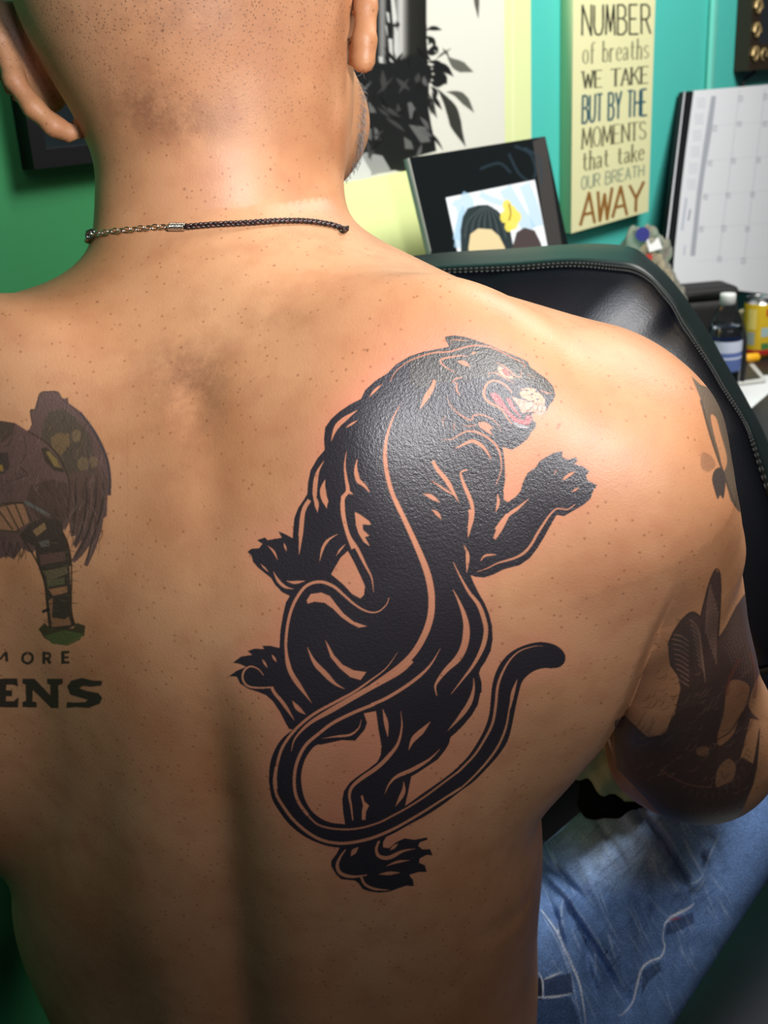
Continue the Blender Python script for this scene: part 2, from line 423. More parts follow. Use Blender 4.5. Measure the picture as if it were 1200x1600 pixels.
def body1(p):
    d=torso(p)
    # shoulders
    RS=P(978,760,.605); LS=P(-330,690,.78)
    d=smin(d,cone(p,P(430,528,.665),P(905,664,.62),.052,.056),.035)
    d=smin(d,cone(p,P(235,545,.68),P(-230,680,.77),.052,.060),.045)
    # shoulder blades
    d=smin(d,ell(p,P(680,740,.60),(.085,.045,.105),BAX),.05)
    d=smin(d,ell(p,P(10,740,.66),(.085,.045,.105),BAX),.05)
    # lats
    d=smin(d,ell(p,P(800,925,.65),(.088,.066,.13),BAX),.05)
    d=smin(d,ell(p,P(-70,1010,.73),(.085,.07,.16),BAX),.05)
    # deltoids and arms
    EL=P(1090,1158,.735)
    MI=P(1028,985,.69)
    d=smin(d,cone(p,RS,P(1003,870,.64),.064,.057),.035)
    arm=cone(p,P(1003,870,.645),MI,.057,.056)
    arm=smin(arm,cone(p,MI,EL,.058,.048),.02)
    arm=smin(arm,cone(p,EL,P(1150,1110,1.02),.044,.029),.03)
    d=smin(d,arm,.010)
    LE=P(-420,1190,.86)
    larm=cone(p,LS,LE,.062,.046)
    larm=smin(larm,cone(p,LE,P(-120,1180,.99),.044,.030),.03)
    d=smin(d,larm,.028)
    # neck
    d=smin(d,cone(p,P(352,470,.71),P(333,120,.685),.070,.077),.045)
    # head
    h=ell(p,HEADC,(.095,.105,.12),HAX)
    jaw=ell(p,HEADC+HAX[1]*.060-HAX[2]*.085,(.070,.065,.060),HAX)
    h=smin(h,jaw,.04)
    h=smin(h,ell(p,P(462,195,.755),(.048,.06,.046),HAX),.02)
    h=smin(h,cone(p,P(452,-40,.655),P(448,150,.672),.030,.032),.03)
    d=smin(d,h,.03)
    # face: brow, nose, lips, chin
    fo=HEADC+HAX[1]*.0; X,Y,Z=HAX
    d=smin(d,cone(p,fo+Y*.096+Z*.012-X*.030,fo+Y*.096+Z*.012+X*.030,.012,.012),.012)
    d=smin(d,cone(p,fo+Y*.101+Z*.004,fo+Y*.124-Z*.034,.007,.012),.010)
    d=smin(d,cone(p,fo+Y*.116-Z*.036-X*.013,fo+Y*.116-Z*.036+X*.013,.008,.008),.006)
    d=smin(d,cone(p,fo+Y*.116-Z*.062-X*.018,fo+Y*.116-Z*.062+X*.018,.009,.009),.006)
    d=smin(d,cone(p,fo+Y*.114-Z*.073-X*.015,fo+Y*.114-Z*.073+X*.015,.009,.009),.004)
    d=smin(d,ell(p,fo+Y*.104-Z*.098,(.028,.022,.020),HAX),.015)
    d=smax(d,-ell(p,fo+Y*.104-Z*.006-X*.030,(.014,.010,.008),HAX),.008); d=smax(d,-ell(p,fo+Y*.104-Z*.006+X*.030,(.014,.010,.008),HAX),.008)
    d=smin(d,ell(p,fo+Y*.090-Z*.006-X*.030,(.013,.010,.009),HAX),.002); d=smin(d,ell(p,fo+Y*.090-Z*.006+X*.030,(.013,.010,.009),HAX),.002)
    # right hand resting on the knee: palm, four fingers, thumb
    w=P(1150,1110,1.02); hd=w-EL; hd=hd/np.linalg.norm(hd); hs=np.cross(hd,ZUP); hs/=np.linalg.norm(hs); hu=np.cross(hs,hd)
    d=smin(d,cone(p,w+hd*.01,w+hd*.075-hu*.004,.026,.030),.02)
    for k,(ln) in enumerate((.070,.078,.073,.058)):
        o=w+hd*.088+hs*(.033-.0215*k)-hu*.006; m=o+hd*ln*.55-hu*.010
        f_=smin(cone(p,o-hd*.02,m,.0095,.0085),cone(p,m,m+hd*ln*.35-hu*ln*.35,.0085,.0072),.004); d=smin(d,f_,.004)
    t0=w+hd*.03+hs*.024; d=smin(d,smin(cone(p,t0,t0+hd*.035+hs*.022-hu*.008,.013,.011),cone(p,t0+hd*.035+hs*.022-hu*.008,t0+hd*.065+hs*.026-hu*.016,.0105,.009),.004),.006)
    # ears
    e=chain(p,[P(556,-110,.66),P(570,-60,.65),P(572,10,.645),P(570,62,.645),P(569,96,.648)],[.0066,.0068,.0064,.0066,.0066])
    e=smin(e,cone(p,P(562,60,.652),P(562,92,.652),.0035,.0045),.006)
    e=smin(e,ell(p,P(538,-5,.656),(.0065,.014,.026),BAX),.006)
    e=smin(e,ell(p,P(550,-20,.662),(.005,.010,.024),BAX),.003)
    d=smin(d,e,.005)
    e=chain(p,[P(-22,-60,.67),P(-16,0,.665),P(0,60,.66),P(22,125,.66),P(52,168,.662),P(84,197,.665),P(108,208,.67)],[.006]*7)
    e=smin(e,ell(p,P(48,90,.675),(.016,.014,.034),frame([-.35,0,1],[0,1,0])),.006)
    e=smin(e,ell(p,P(30,90,.683),(.020,.004,.040),frame([-.35,0,1],[0,1,0])),.006)
    d=smin(d,e,.005)
    return d
# ================================================================ the setting
FLOORZ=0.0
WD=np.array([.62884,.77754,0]); WN=np.array([-.77754,.62884,0])     # along the wall, into the wall
WP=1.01665
def ray(u,v): return C_FWD+(u-600)/F_PX*C_RIGHT+(800-v)/F_PX*C_UP
def onwall(u,v,off=0.0):
    r=ray(u,v); t=(WP-off-C_POS@WN)/(r@WN); return C_POS+t*r
def onz(u,v,z):
    r=ray(u,v); t=(z-C_POS[2])/r[2]; return C_POS+t*r
def ws(p): return float(np.asarray(p)@WD)
def wpt(s,z,off=0.0): return WD*s+WN*(WP-off)+np.array([0,0,z])
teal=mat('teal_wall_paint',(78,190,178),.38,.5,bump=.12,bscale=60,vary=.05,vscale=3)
green=mat('dim_light_wall_green',(62,146,92),.5,.4,bump=.12,bscale=60,vary=.05,vscale=3)  # left part of same wall; its dimmer, warmer light painted as green
dark_floor=mat('dark_floor',(26,25,26),.5,.4,vary=.2)
white_paint=mat('ceiling_paint',(120,118,112),.7,.3)
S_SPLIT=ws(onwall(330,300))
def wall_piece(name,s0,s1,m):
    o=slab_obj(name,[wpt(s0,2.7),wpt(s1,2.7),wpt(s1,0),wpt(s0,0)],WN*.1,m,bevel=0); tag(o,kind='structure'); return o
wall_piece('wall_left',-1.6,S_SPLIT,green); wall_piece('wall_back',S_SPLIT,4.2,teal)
fl=mesh_obj('floor',[(-2.6,-1.8,0),(4,-1.8,0),(4,4.2,0),(-2.6,4.2,0)],[(0,1,2,3)],dark_floor,smooth=False); tag(fl,kind='structure')
ce=mesh_obj('ceiling',[(-2.6,-1.8,2.7),(-2.6,4.2,2.7),(4,4.2,2.7),(4,-1.8,2.7)],[(0,1,2,3)],white_paint,smooth=False); tag(ce,kind='structure')
# upright bead of trim on the teal wall
st=ws(onwall(1108,60)); bead=[wpt(st,z,.006) for z in np.linspace(.0,2.69,3)]
b_=slab_obj('trim_1',[wpt(st-.014,2.69,.012),wpt(st+.014,2.69,.012),wpt(st+.014,.01,.012),wpt(st-.014,.01,.012)],WN*.011,mat('teal_trim_gloss',(112,206,188),.15,.8),bevel=.005,seg=3); tag(b_,kind='structure')
# ================================================================ desk and shelf along the wall
DZ=.68
desk_m=mat('black_desk_laminate',(34,33,33),.35,.5); beige=mat('beige_laminate',(196,184,150),.5,.4)
s0=ws(gp(600,560))-.10 if False else ws(onwall(330,500)); s1=ws(onwall(1330,300))
desk=empty('desk',wpt((s0+s1)/2,0,.22),'black topped work desk against the teal wall, behind the chair','desk')
slab_obj('desk_top',[wpt(s0,DZ,.42),wpt(s1,DZ,.42),wpt(s1,DZ-.03,.42),wpt(s0,DZ-.03,.42)],WN*.405,desk_m,desk,.003)
for s in (s0+.03,(s0+s1)/2,s1-.03):
    slab_obj('side_panel',[wpt(s-.012,DZ-.031,.40),wpt(s+.012,DZ-.031,.40),wpt(s+.012,.002,.40),wpt(s-.012,.002,.40)],WN*.375,desk_m,desk,.002)
# ================================================================ pictures and sign
def painted_panel(name,C4,thick,canvas,rough,parent,edge_mat,res,spec=.5,coat=0,n_face=None):
    "front face carries pigment from the canvas (corner order TL,TR,BR,BL), sides and back are a slab"
    TL,TR,BR,BL=[np.asarray(c) for c in C4]; nx,ny=res
    a=np.linspace(0,1,nx); b=np.linspace(0,1,ny); A,B=np.meshgrid(a,b); A=A.ravel()[:,None];B=B.ravel()[:,None]
    V=(TL*(1-A)+TR*A)*(1-B)+(BL*(1-A)+BR*A)*B
    i=np.arange(ny-1)[:,None]*nx+np.arange(nx-1)[None]; Q=np.stack([i,i+nx,i+nx+1,i+1],-1).reshape(-1,4)
    u,v,_=proj(V); rgb,al=canvas.sample(u,v)
    nV=len(V); bx=np.array([TL,TR,BR,BL,TL+thick,TR+thick,BR+thick,BL+thick])
    V=np.vstack([V,bx]); F2=np.array([(4,7,6,5),(0,4,5,1),(1,5,6,2),(2,6,7,3),(3,7,4,0)])+nV
    o=np_mesh(name,V,np.vstack([Q,F2]),mat(name+'_print',(200,200,200),rough,spec,attr='pigment',coat=coat),parent,False)
    o.data.materials.append(edge_mat)
    mi=np.zeros(len(o.data.polygons),np.int32); mi[len(Q):]=1; o.data.polygons.foreach_set('material_index',mi)
    set_attr(o.data,'pigment',np.vstack([rgb,np.zeros((8,3))]),np.ones(len(V)))
    return o
def canvas_bg(x0,y0,x1,y1,S,bg): return Canvas(x0,y0,x1,y1,S,bg,1.0)
# --- bamboo poster
pc=canvas_bg(380,-330,840,420,2,(214,214,202)); f=crop(560,0,5.335)
pc.poly([(786,-340),(830,-340),(830,430),(790,430)],(214,224,164))
pc.poly([(800,-340),(803,-340),(803,430),(800,430)],(224,230,180))
K=(22,24,24)
def pf(*p,col=K,al=1): pc.poly(f(*p),col,al)
pf((-1000,-1800),(-400,-1800),(-400,1500),(-1000,1500),col=(60,60,58))
pf((-400,-1800),(555,-1800),(560,0),(565,220),(580,500),(590,700),(585,900),(610,1050),(640,1180),(650,1260),(400,1330),(430,1450),(300,1420),(100,1460),(0,1380),(-400,1380))
for x0,x1,c0,c1 in ((-300,-160,40,120),(-120,40,30,90),(40,150,30,100),(165,235,50,130)):
    for i in range(8):
        xa=x0+(x1-x0)*i/8; g=int(c0+(c1-c0)*math.sin(PI*(i+.5)/8)); pf((xa,-1800),(xa+(x1-x0)/8,-1800),(xa+(x1-x0)/8,600),(xa,560),col=(g,g,g-2))
for i in range(24):                                    # the thick lit stalk
    x=285+i*11.5; t=i/24; g=int(150*max(0,1-abs(t-.22)/.26)+30*(1-t)+22); pf((x,-1800),(x+13,-1800),(x+13+8*t,460-70*t),(x+6*t,520-70*t),col=(g,g,g-4))
pf((270,-40),(300,0),(320,150),(310,200),(340,450),(330,520),(300,430),(300,230),(285,170),col=(200,202,196))
for q in ((232,100,262,190),(225,210,245,300),(250,320,290,520),(170,470,210,620),(300,250,340,500),(210,730,235,770),(525,620,575,650),(590,605,612,655)):
    pf((q[0],q[1]),(q[2]-8,q[1]+6),(q[2],q[3]),(q[0]+14,q[3]-8),col=(190,192,188))
pf((0,560),(160,520),(420,560),(600,540),(620,640),(560,760),(580,860),(300,960),(120,940),(60,800))
for p in ([(410,860),(440,850),(520,980),(430,990)],[(420,1040),(560,1060),(600,1180),(520,1190)],[(380,1140),(440,1180),(460,1240),(390,1240)],[(80,850),(110,860),(150,940),(90,940)],[(80,1060),(110,1080),(110,1170),(70,1150)],[(130,1060),(160,1080),(185,1170),(140,1160)]):
    pf(*p,col=(96,97,95))
pf((20,1290),(60,1270),(200,1300),(270,1420),(120,1460),col=(150,152,150)); pf((-400,1300),(30,1300),(110,1440),(100,1500),(-400,1500),col=(205,208,204))
def lf(p,w,col=K): pc.line(f(*p),w/5.335,col,1,(.05,.02))
lf([(560,255),(620,235),(700,250)],40); lf([(560,430),(610,440),(660,445)],50); lf([(640,500),(700,450),(780,400)],20,(70,72,66)); lf([(700,400),(740,450),(760,480)],22,(70,72,66))
lf([(740,470),(820,540),(960,600)],90,(96,98,88)); lf([(590,560),(700,560),(795,640)],70); lf([(600,640),(700,660),(735,705)],110); lf([(735,765),(850,800),(965,940)],70,(84,86,78))
lf([(660,740),(770,900),(820,1060),(895,1225)],100,(50,52,46)); lf([(590,840),(620,920),(660,990)],28,(60,62,58)); lf([(610,760),(640,830),(700,920)],40); lf([(975,-200),(985,0),(1000,160)],46,(84,86,78)); lf([(560,300),(600,330),(585,380)],40)
lf([(300,190),(330,205),(280,215)],40)
rgp=np.random.default_rng(21)
for i_ in range(46):
    x=rgp.uniform(60,600); y=rgp.uniform(380,1250); a=rgp.uniform(.5,2.6); l=rgp.uniform(90,220); g=int(rgp.choice([14,20,26,60,88]))
    lf([(x,y),(x+l*.5*math.cos(a)+rgp.uniform(-14,14),y+l*.5*math.sin(a)),(x+l*math.cos(a),y+l*math.sin(a))],rgp.uniform(18,46),(g,g,g))
for p_,w_ in (([(570,300),(620,330),(640,420)],34),([(580,420),(640,400),(665,445)],44),([(575,520),(640,520),(700,560),(770,600)],54),([(590,600),(660,590),(720,620)],60),([(590,680),(660,700),(720,700)],60),([(600,720),(640,760),(650,820)],40),([(585,800),(600,900),(615,960)],26)): lf(p_,w_)
pc.blur(3)
ea=onwall(470,-290); eb=onwall(813,100); zt=1.62; zb=1.10; sl_=ws(onwall(440,100)); sr_=ws(eb)
poster=painted_panel('bamboo_poster',[wpt(sl_,1.60,.02),wpt(sr_,1.60,.02),wpt(sr_,1.02,.02),wpt(sl_,1.02,.02)],WN*.018,pc,.45,None,mat('poster_edge',(214,224,164),.6),(330,520))
tag(poster,'tall cream poster of black bamboo on the wall, pale yellow strip down its right edge','poster')
# --- wooden sign
SG={ 'A':[[(0,0),(.5,1),(1,0)],[(.18,.33),(.82,.33)]],'B':[[(0,0),(0,1),(.55,1),(.85,.9),(.88,.66),(.6,.54),(0,.54)],[(.6,.54),(.95,.42),(.97,.14),(.6,0),(0,0)]],
 'E':[[(.9,1),(0,1),(0,0),(.92,0)],[(0,.52),(.75,.52)]],'H':[[(0,0),(0,1)],[(1,0),(1,1)],[(0,.52),(1,.52)]],'K':[[(0,0),(0,1)],[(.95,1),(.05,.42)],[(.35,.62),(1,0)]],
 'M':[[(0,0),(.12,1),(.5,.12),(.88,1),(1,0)]],'N':[[(0,0),(0,1),(1,0),(1,1)]],'O':[[(.5,1),(.15,.88),(0,.5),(.15,.12),(.5,0),(.85,.12),(1,.5),(.85,.88),(.5,1)]],
 'R':[[(0,0),(0,1),(.6,1),(.9,.9),(.9,.62),(.6,.5),(0,.5)],[(.5,.5),(1,0)]],'S':[[(.9,.84),(.6,1),(.2,.97),(.05,.75),(.25,.57),(.75,.45),(.95,.25),(.75,.03),(.35,0),(.03,.18)]],
 'T':[[(0,1),(1,1)],[(.5,1),(.5,0)]],'U':[[(0,1),(0,.28),(.18,.05),(.5,0),(.82,.05),(1,.28),(1,1)]],'W':[[(0,1),(.25,0),(.5,.85),(.75,0),(1,1)]],'Y':[[(0,1),(.5,.48),(1,1)],[(.5,.48),(.5,0)]],
 'a':[[(.1,.5),(.3,.64),(.7,.6),(.75,.4),(.75,.08),(.95,.02)],[(.75,.38),(.3,.34),(.05,.18),(.2,0),(.5,.03),(.75,.2)]],'b':[[(.1,1),(.1,.02)],[(.1,.48),(.45,.66),(.85,.5),(.9,.25),(.7,.02),(.35,0),(.1,.12)]],
 'e':[[(.1,.36),(.9,.36),(.8,.58),(.5,.66),(.18,.56),(.05,.32),(.2,.06),(.55,0),(.9,.12)]],'f':[[(.9,.92),(.7,1),(.45,.9),(.42,.6),(.42,0)],[(.1,.62),(.85,.62)]],
 'h':[[(.12,1),(.12,0)],[(.12,.45),(.4,.65),(.75,.6),(.82,.4),(.82,0)]],'k':[[(.12,1),(.12,0)],[(.85,.64),(.15,.26)],[(.38,.4),(.92,0)]],'o':[[(.5,.66),(.15,.56),(.05,.33),(.15,.08),(.5,0),(.85,.08),(.95,.33),(.85,.56),(.5,.66)]],
 'r':[[(.15,.64),(.15,0)],[(.15,.4),(.45,.64),(.85,.6)]],'s':[[(.85,.56),(.5,.66),(.15,.55),(.25,.38),(.75,.28),(.88,.12),(.5,0),(.1,.1)]],'t':[[(.4,.9),(.4,.12),(.6,0),(.9,.08)],[(.05,.62),(.85,.62)]]}
def word_line(cv,text,quad,col,w,serif=False,gap=.26,space=.7,wd=None):
    "quad: base-left, base-right, top-right, top-left pixels of the line"
    BL,BR,TR,TL=[np.array(q,float) for q in quad]; wd=wd or {}
    adv=[space if ch==' ' else wd.get(ch,1.0) for ch in text]; tot=sum(adv)+gap*(len(text)-1); x=0
    def Mp(px,py):
        t=px/tot; return tuple((BL*(1-t)+BR*t)*(1-py)+(TL*(1-t)+TR*t)*py)
    for ch,a in zip(text,adv):
        if ch!=' ':
            for stq in SG[ch]:
                for (p,q) in zip(stq[:-1],stq[1:]):
                    P0=Mp(x+p[0]*a,p[1]);P1=Mp(x+q[0]*a,q[1]); vert=abs(q[1]-p[1])/(abs(q[0]-p[0])+abs(q[1]-p[1]))
                    ww=w*(.55+.75*vert) if serif else w
                    cv.line([P0,P1],ww,col,1,smooth=False)
                    if len(stq)>2 and not serif: cv.poly([(P1[0]+ww/2*math.cos(t),P1[1]+ww/2*math.sin(t)) for t in np.linspace(0,6.28,8)[:-1]],col)
                if serif:
                    for e in (stq[0],stq[-1]):
                        if e[1] in (0,1) and ch not in 'BEORSaest': cv.line([Mp(x+(e[0]-.2)*a,e[1]),Mp(x+(e[0]+.2)*a,e[1])],w*.6,col,1,smooth=False)
                if serif and ch in 'BERT': cv.line([Mp(x+(-.12 if ch!='T' else .3)*a,0),Mp(x+(.15 if ch!='T' else .7)*a,0)],w*.6,col,1,smooth=False)
        x+=a+gap
sc_=canvas_bg(860,-420,1040,380,4,(221,219,170)); f=crop(840,0,3.3333)
sc_.poly([(870,-430),(893,-430),(893,390),(870,390)],(214,216,164))
def q4(*p): return f(*p)
word_line(sc_,'NUMBER',q4((232,185),(588,176),(586,24),(234,28)),(48,46,34),3.1,gap=.32)
word_line(sc_,'of breaths',q4((235,334),(580,303),(584,200),(236,222)),(112,110,82),2.1,True,gap=.2,space=.9)
word_line(sc_,'WE TAKE',q4((236,462),(580,432),(582,345),(236,374)),(72,72,54),2.9,True,wd={'W':1.3},space=.6)
word_line(sc_,'BUT BY THE',q4((233,643),(568,600),(571,464),(236,500)),(50,88,98),3.5,gap=.32,space=.55)
word_line(sc_,'MOMENTS',q4((232,775),(565,722),(567,632),(232,668)),(92,90,64),2.4,True,gap=.24,wd={'M':1.35,'O':1.1})
word_line(sc_,'that take',q4((232,892),(555,832),(558,745),(234,790)),(104,102,72),2.4,True,gap=.2,space=.9)
word_line(sc_,'OUR BREATH',q4((228,990),(552,916),(554,858),(230,920)),(136,148,122),2.2,gap=.3,space=.55)
word_line(sc_,'AWAY',q4((222,1176),(548,1096),(552,950),(232,1012)),(140,96,42),4.8,gap=.12)
word_line(sc_,'THE',q4((300,-15),(520,-18),(520,-120),(300,-112)),(128,126,96),2.4)
sc_.blur(1)
off=.024
a=onwall(893,362,off); b=onwall(1012,333,off); zb=float((a[2]+b[2])/2); sa,sb=ws(onwall(894,180,off)),ws(onwall(1018,180,off))
sign=empty('wall_sign',wpt((sa+sb)/2,zb,off/2),'cream wooden board sign with coloured words stacked down it, hung on teal wall','sign')
painted_panel('sign_board',[wpt(sa,1.62,off),wpt(sb,1.62,off),wpt(sb,zb,off),wpt(sa,zb,off)],WN*(off-.001),sc_,.5,sign,mat('sign_edge',(216,218,166),.55),(330,1100))
# --- dark picture on the green-shaded left part of the wall
bl=onwall(59,264,.02); sL=ws(onwall(40,190,.02))
pic=empty('framed_picture',wpt(sL+.12,bl[2],.01),'dark framed picture on green-shaded wall, left of the head','picture')
fm=mat('dark_picture_frame',(20,20,22),.4); z0=float(bl[2]); z1=z0+.26; sR=sL+.22
def frame_bars(parent,s0,s1,z0,z1,w,off,m,bev=.002,name='frame'):
    bm=bmesh.new()
    for (a,b,c,d) in ((s0,s1,z1-w,z1),(s0,s1,z0,z0+w),(s0,s0+w,z0+w,z1-w),(s1-w,s1,z0+w,z1-w)):
        c8=[wpt(a,d,off),wpt(b,d,off),wpt(b,c,off),wpt(a,c,off)]; hexa(bm,c8+[p+WN*(off-.002) for p in c8])
    return bm_obj(name,bm,m,parent)
frame_bars(pic,sL,sR,z0,z1,.018,.022,fm)
slab_obj('print',[wpt(sL+.017,z1-.017,.012),wpt(sR-.017,z1-.017,.012),wpt(sR-.017,z0+.017,.012),wpt(sL+.017,z0+.017,.012)],WN*.008,mat('dark_print',(24,34,38),.35,vary=.4,vscale=20),pic,0)
# --- ornate frame top right
sO=ws(onwall(1176,60,.04)); zO=float(onwall(1178,110,.04)[2])
orn=empty('ornate_frame',wpt(sO+.14,zO,.02),'black and gold ornate carved frame on teal wall, cut by the upper right corner','frame')
gold=mat('aged_gold',(176,152,104),.4,.5,.5,vary=.3,vscale=40); blackw=mat('black_lacquer',(46,36,24),.35)
frame_bars(orn,sO,sO+.30,zO,zO+.40,.055,.035,blackw)
slab_obj('mirror_glass',[wpt(sO+.05,zO+.35,.02),wpt(sO+.25,zO+.35,.02),wpt(sO+.25,zO+.05,.02),wpt(sO+.05,zO+.05,.02)],WN*.012,mat('mirror_silver',(180,185,185),.08,.5,1.0),orn,0)
V=[];Q=[]
def addt(pts,r,seg=6):
    v,q=tube_geo(pts,r,seg); o=len(V); V.extend(v); Q.extend([tuple(i+o for i in f_) for f_ in q])
for k in range(8):
    zc=zO+.03+k*.048
    for sgn in (1,-1):
        pts=[wpt(sO+.028+sgn*.017*math.cos(t)*(1-t/9),zc+.02*math.sin(t)*(1-t/9),.038) for t in np.linspace(0,5.2,16)]
        addt(pts,[.0050*(1-i/22) for i in range(16)])
for k in range(6):
    s_=sO+.03+k*.048
    addt([wpt(s_+.018*math.cos(t)*(1-t/9),zO+.028+.018*math.sin(t)*(1-t/9),.038) for t in np.linspace(0,5.2,14)],[.004*(1-i/20) for i in range(14)])
mesh_obj('scroll_ornament',V,Q,gold,orn)
tube('hanging_cord',sm([onwall(1181,105,.012),onwall(1178,114,.012),onwall(1166,122,.012),onwall(1161,135,.012),onwall(1160,190,.012),onwall(1160,300,.012)],5),.0032,mat('black_cable',(18,18,18),.4),orn)
# --- matted drawing and yellow board behind the chair
f=crop(540,0,3.3333)
def plane3(o,n):
    o=np.asarray(o);n=np.asarray(n)
    def g(u,v):
        r=ray(u,v); return C_POS+r*((o-C_POS)@n)/(r@n)
    return g
GLn=-WN*.96+np.array([0,0,.28]); 
gp=plane3(P(750,300,1.49),GLn)
mc=canvas_bg(600,180,900,560,3,(20,24,25))
mc.poly(f((975,735),(1040,708),(1130,1300),(1050,1300)),(62,60,58)); mc.line(f((325,818),(440,1310)),9/3.33,(190,190,180))
for p in ([(880,760),(960,800),(990,880),(980,930)],[(850,800),(900,900),(960,950)],[(930,770),(1010,830),(1020,960)],[(700,880),(800,850),(860,900)]): mc.line(f(*p),14/3.33,(46,62,72),.5)
mc.poly(f((522,1030),(985,937),(1050,1275),(1110,1600),(650,1600),(578,1290)),(226,230,234))
for p,w in (([(600,1020),(640,1060),(600,1180),(590,1250)],60),([(560,1050),(600,1100),(585,1290)],40),([(830,980),(900,1100),(960,1200)],70),([(930,960),(970,1060),(1000,1180)],60),([(700,1010),(760,1040),(820,1060)],36)): mc.line(f(*p),w/3.33,(150,190,216),.6)
mc.poly(f((600,1290),(598,1200),(610,1130),(635,1085),(690,1068),(740,1066),(790,1095),(840,1150),(860,1210),(875,1290),(900,1500),(600,1500)),(46,56,58))
for i in range(14): mc.line(f((720+i*3,1075),(640+i*14,1150),(620+i*18,1240)),5/3.33,(30,36,38) if i%2 else (88,98,98),.6)
mc.poly(f((640,1290),(650,1220),(690,1190),(760,1195),(800,1230),(830,1290),(820,1500),(660,1500)),(214,196,152))
mc.poly(f((868,1290),(890,1210),(930,1185),(985,1200),(1015,1260),(1060,1400),(1060,1500),(900,1500)),(74,64,64))
for x,y,r in ((840,1070,24),(860,1110,34),(890,1130,26),(830,1130,26),(870,1160,30),(850,1180,22)): mc.poly(f(*[(x+r*math.cos(t),y+r*math.sin(t)*1.3) for t in np.linspace(0,6.28,10)[:-1]]),(226,208,92),.95)
mc.line(f((850,1060),(860,1110),(850,1150)),8/3.33,(150,120,50)); mc.blur(2)
drawing=empty('matted_drawing',gp(770,520),'watercolour of dark haired figure in wide black mat, leaning on wall behind the chair','picture')
c4=[gp(638,247),gp(852,213),gp(925,560),gp(722,600)]
painted_panel('mat_board',c4,-GLn/np.linalg.norm(GLn)*.008,mc,.12,drawing,mat('mat_edge',(170,170,160),.5),(300,420))
yb=plane3(P(600,330,1.525),GLn)
board=slab_obj('yellow_board',[yb(500,293),yb(690,256),yb(740,560),yb(560,600)],-GLn*.006,mat('pale_yellow_board',(204,213,146),.7,vary=.06,vscale=8)); tag(board,'pale yellow board leaning on the wall, left of the black matted drawing','board')
# they rest on a ledge standing on the desk
lz=min(gp(925,560)[2],gp(722,600)[2],yb(740,560)[2],yb(560,600)[2])
ledge=slab_obj('desk_riser',[wpt(ws(gp(600,560))+.03,lz-.004,.30),wpt(ws(gp(925,560))+.08,lz-.004,.30),wpt(ws(gp(925,560))+.08,DZ+.001,.30),wpt(ws(gp(600,560))+.03,DZ+.001,.30)],WN*.28,desk_m,None,.003)
tag(ledge,'black riser box on the desk, under the leaning pictures behind the chair','shelf')
# --- calendar
cc=canvas_bg(1020,90,1360,560,4,(222,224,228)); f=crop(840,0,3.3333)
cc.poly(f((905,500),(930,500),(905,700),(870,900),(850,1050),(820,1333),(795,1333),(830,1000),(865,750)),(168,172,180))
def cl(p,w,c,al=1): cc.line(f(*p),w/3.33,c,al,smooth=False)
for (a,b) in (((1052,470),(945,1340)),((1185,465),(1078,1340)),((1320,460),(1215,1500)),((1455,455),(1350,1500))): cl([a,b],4,(196,198,204))
for k,yy in enumerate((655,835,1015,1185,1360)): cl([(905-k*18,yy),(1500,yy-40)],3,(206,208,212))
for (x,y) in ((1055,510),(1185,500),(920,665),(1048,640),(1182,640),(895,845),(1018,832),(1148,828),(872,1020),(990,1012),(1118,1008),(850,1188),(967,1186),(1090,1188),(945,1345),(1070,1355)):
    word_line(cc,'SE'[(x+y)%2:][:1]+'O',f((x-6,y-10),(x-10,y+18),(x+12,y+20),(x+14,y-8)),(130,134,142),.8)
for k in range(6):
    x,y=852-k*10,540+k*85
    for j in range(5): cl([(x-24,y-26+j*12),(x+22,y-30+j*12)],5,(196,200,208))
cl([(775,1030),(752,1200)],14,(188,194,206)); cl([(795,1090),(785,1150)],8,(140,146,156)); cl([(768,1280),(762,1330)],10,(190,194,204))
cc.poly(f((770,470),(813,475),(770,800),(745,1010),(715,1290),(700,1500),(640,1500),(680,1240)),(20,22,24))
cc.blur(2)
cpn=-WN*.985+np.array([0,0,.17]); cpp=plane3(onwall(1060,300,.05),cpn); CT=[cpp(1069,143),cpp(1250,128),cpp(1222,462),cpp(1033,440)]
nb_=np.cross(CT[1]-CT[0],CT[3]-CT[0]); nb_/=np.linalg.norm(nb_); nb_*=-np.sign(nb_@(C_POS-CT[0]))
cal=painted_panel('desk_calendar',CT,nb_*.012,cc,.5,None,mat('calendar_backing',(22,22,24),.6),(500,620))
tag(cal,'large white calendar with faint grid and black spine, standing on edge against the wall','calendar')
# ================================================================ small things on the desk
blackp=mat('black_nylon',(34,33,33),.6,.3,bump=.3,bscale=200)
def soft_box(name,c,dx,dy,dz,m,parent=None,bev=.012,yaw=None,taper=.0,seg=3):
    "box standing on c (bottom centre), axes along the wall"
    ax,ay=(WD,WN) if yaw is None else (np.array([math.cos(yaw),math.sin(yaw),0]),np.array([-math.sin(yaw),math.cos(yaw),0]))
    bm=bmesh.new(); c=np.asarray(c); cs=[]
    for sy in (-1,1):
        for sx,z in ((-1,dz),(1,dz),(1,0),(-1,0)):
            k=1-taper*(z>0); cs.append(c+ax*sx*dx/2*k+ay*sy*dy/2*k+np.array([0,0,z]))
    hexa(bm,cs)
    bmesh.ops.subdivide_edges(bm,edges=list(bm.edges),cuts=2,use_grid_fill=True)
    if bev: bmesh.ops.bevel(bm,geom=[e for e in bm.edges if len(e.link_faces)==2 and e.calc_face_angle(0)>.5],offset=bev,segments=seg,affect='EDGES',profile=.6)
    return bm_obj(name,bm,m,parent,True)
cb=onz(1090,598,DZ)
case=empty('camera_case',cb,'black soft zip case on the desk in front of the calendar','case')
soft_box('case_body',cb+[0,0,.001],.130,.09,.178,blackp,case,.018,yaw=.15,taper=.04)
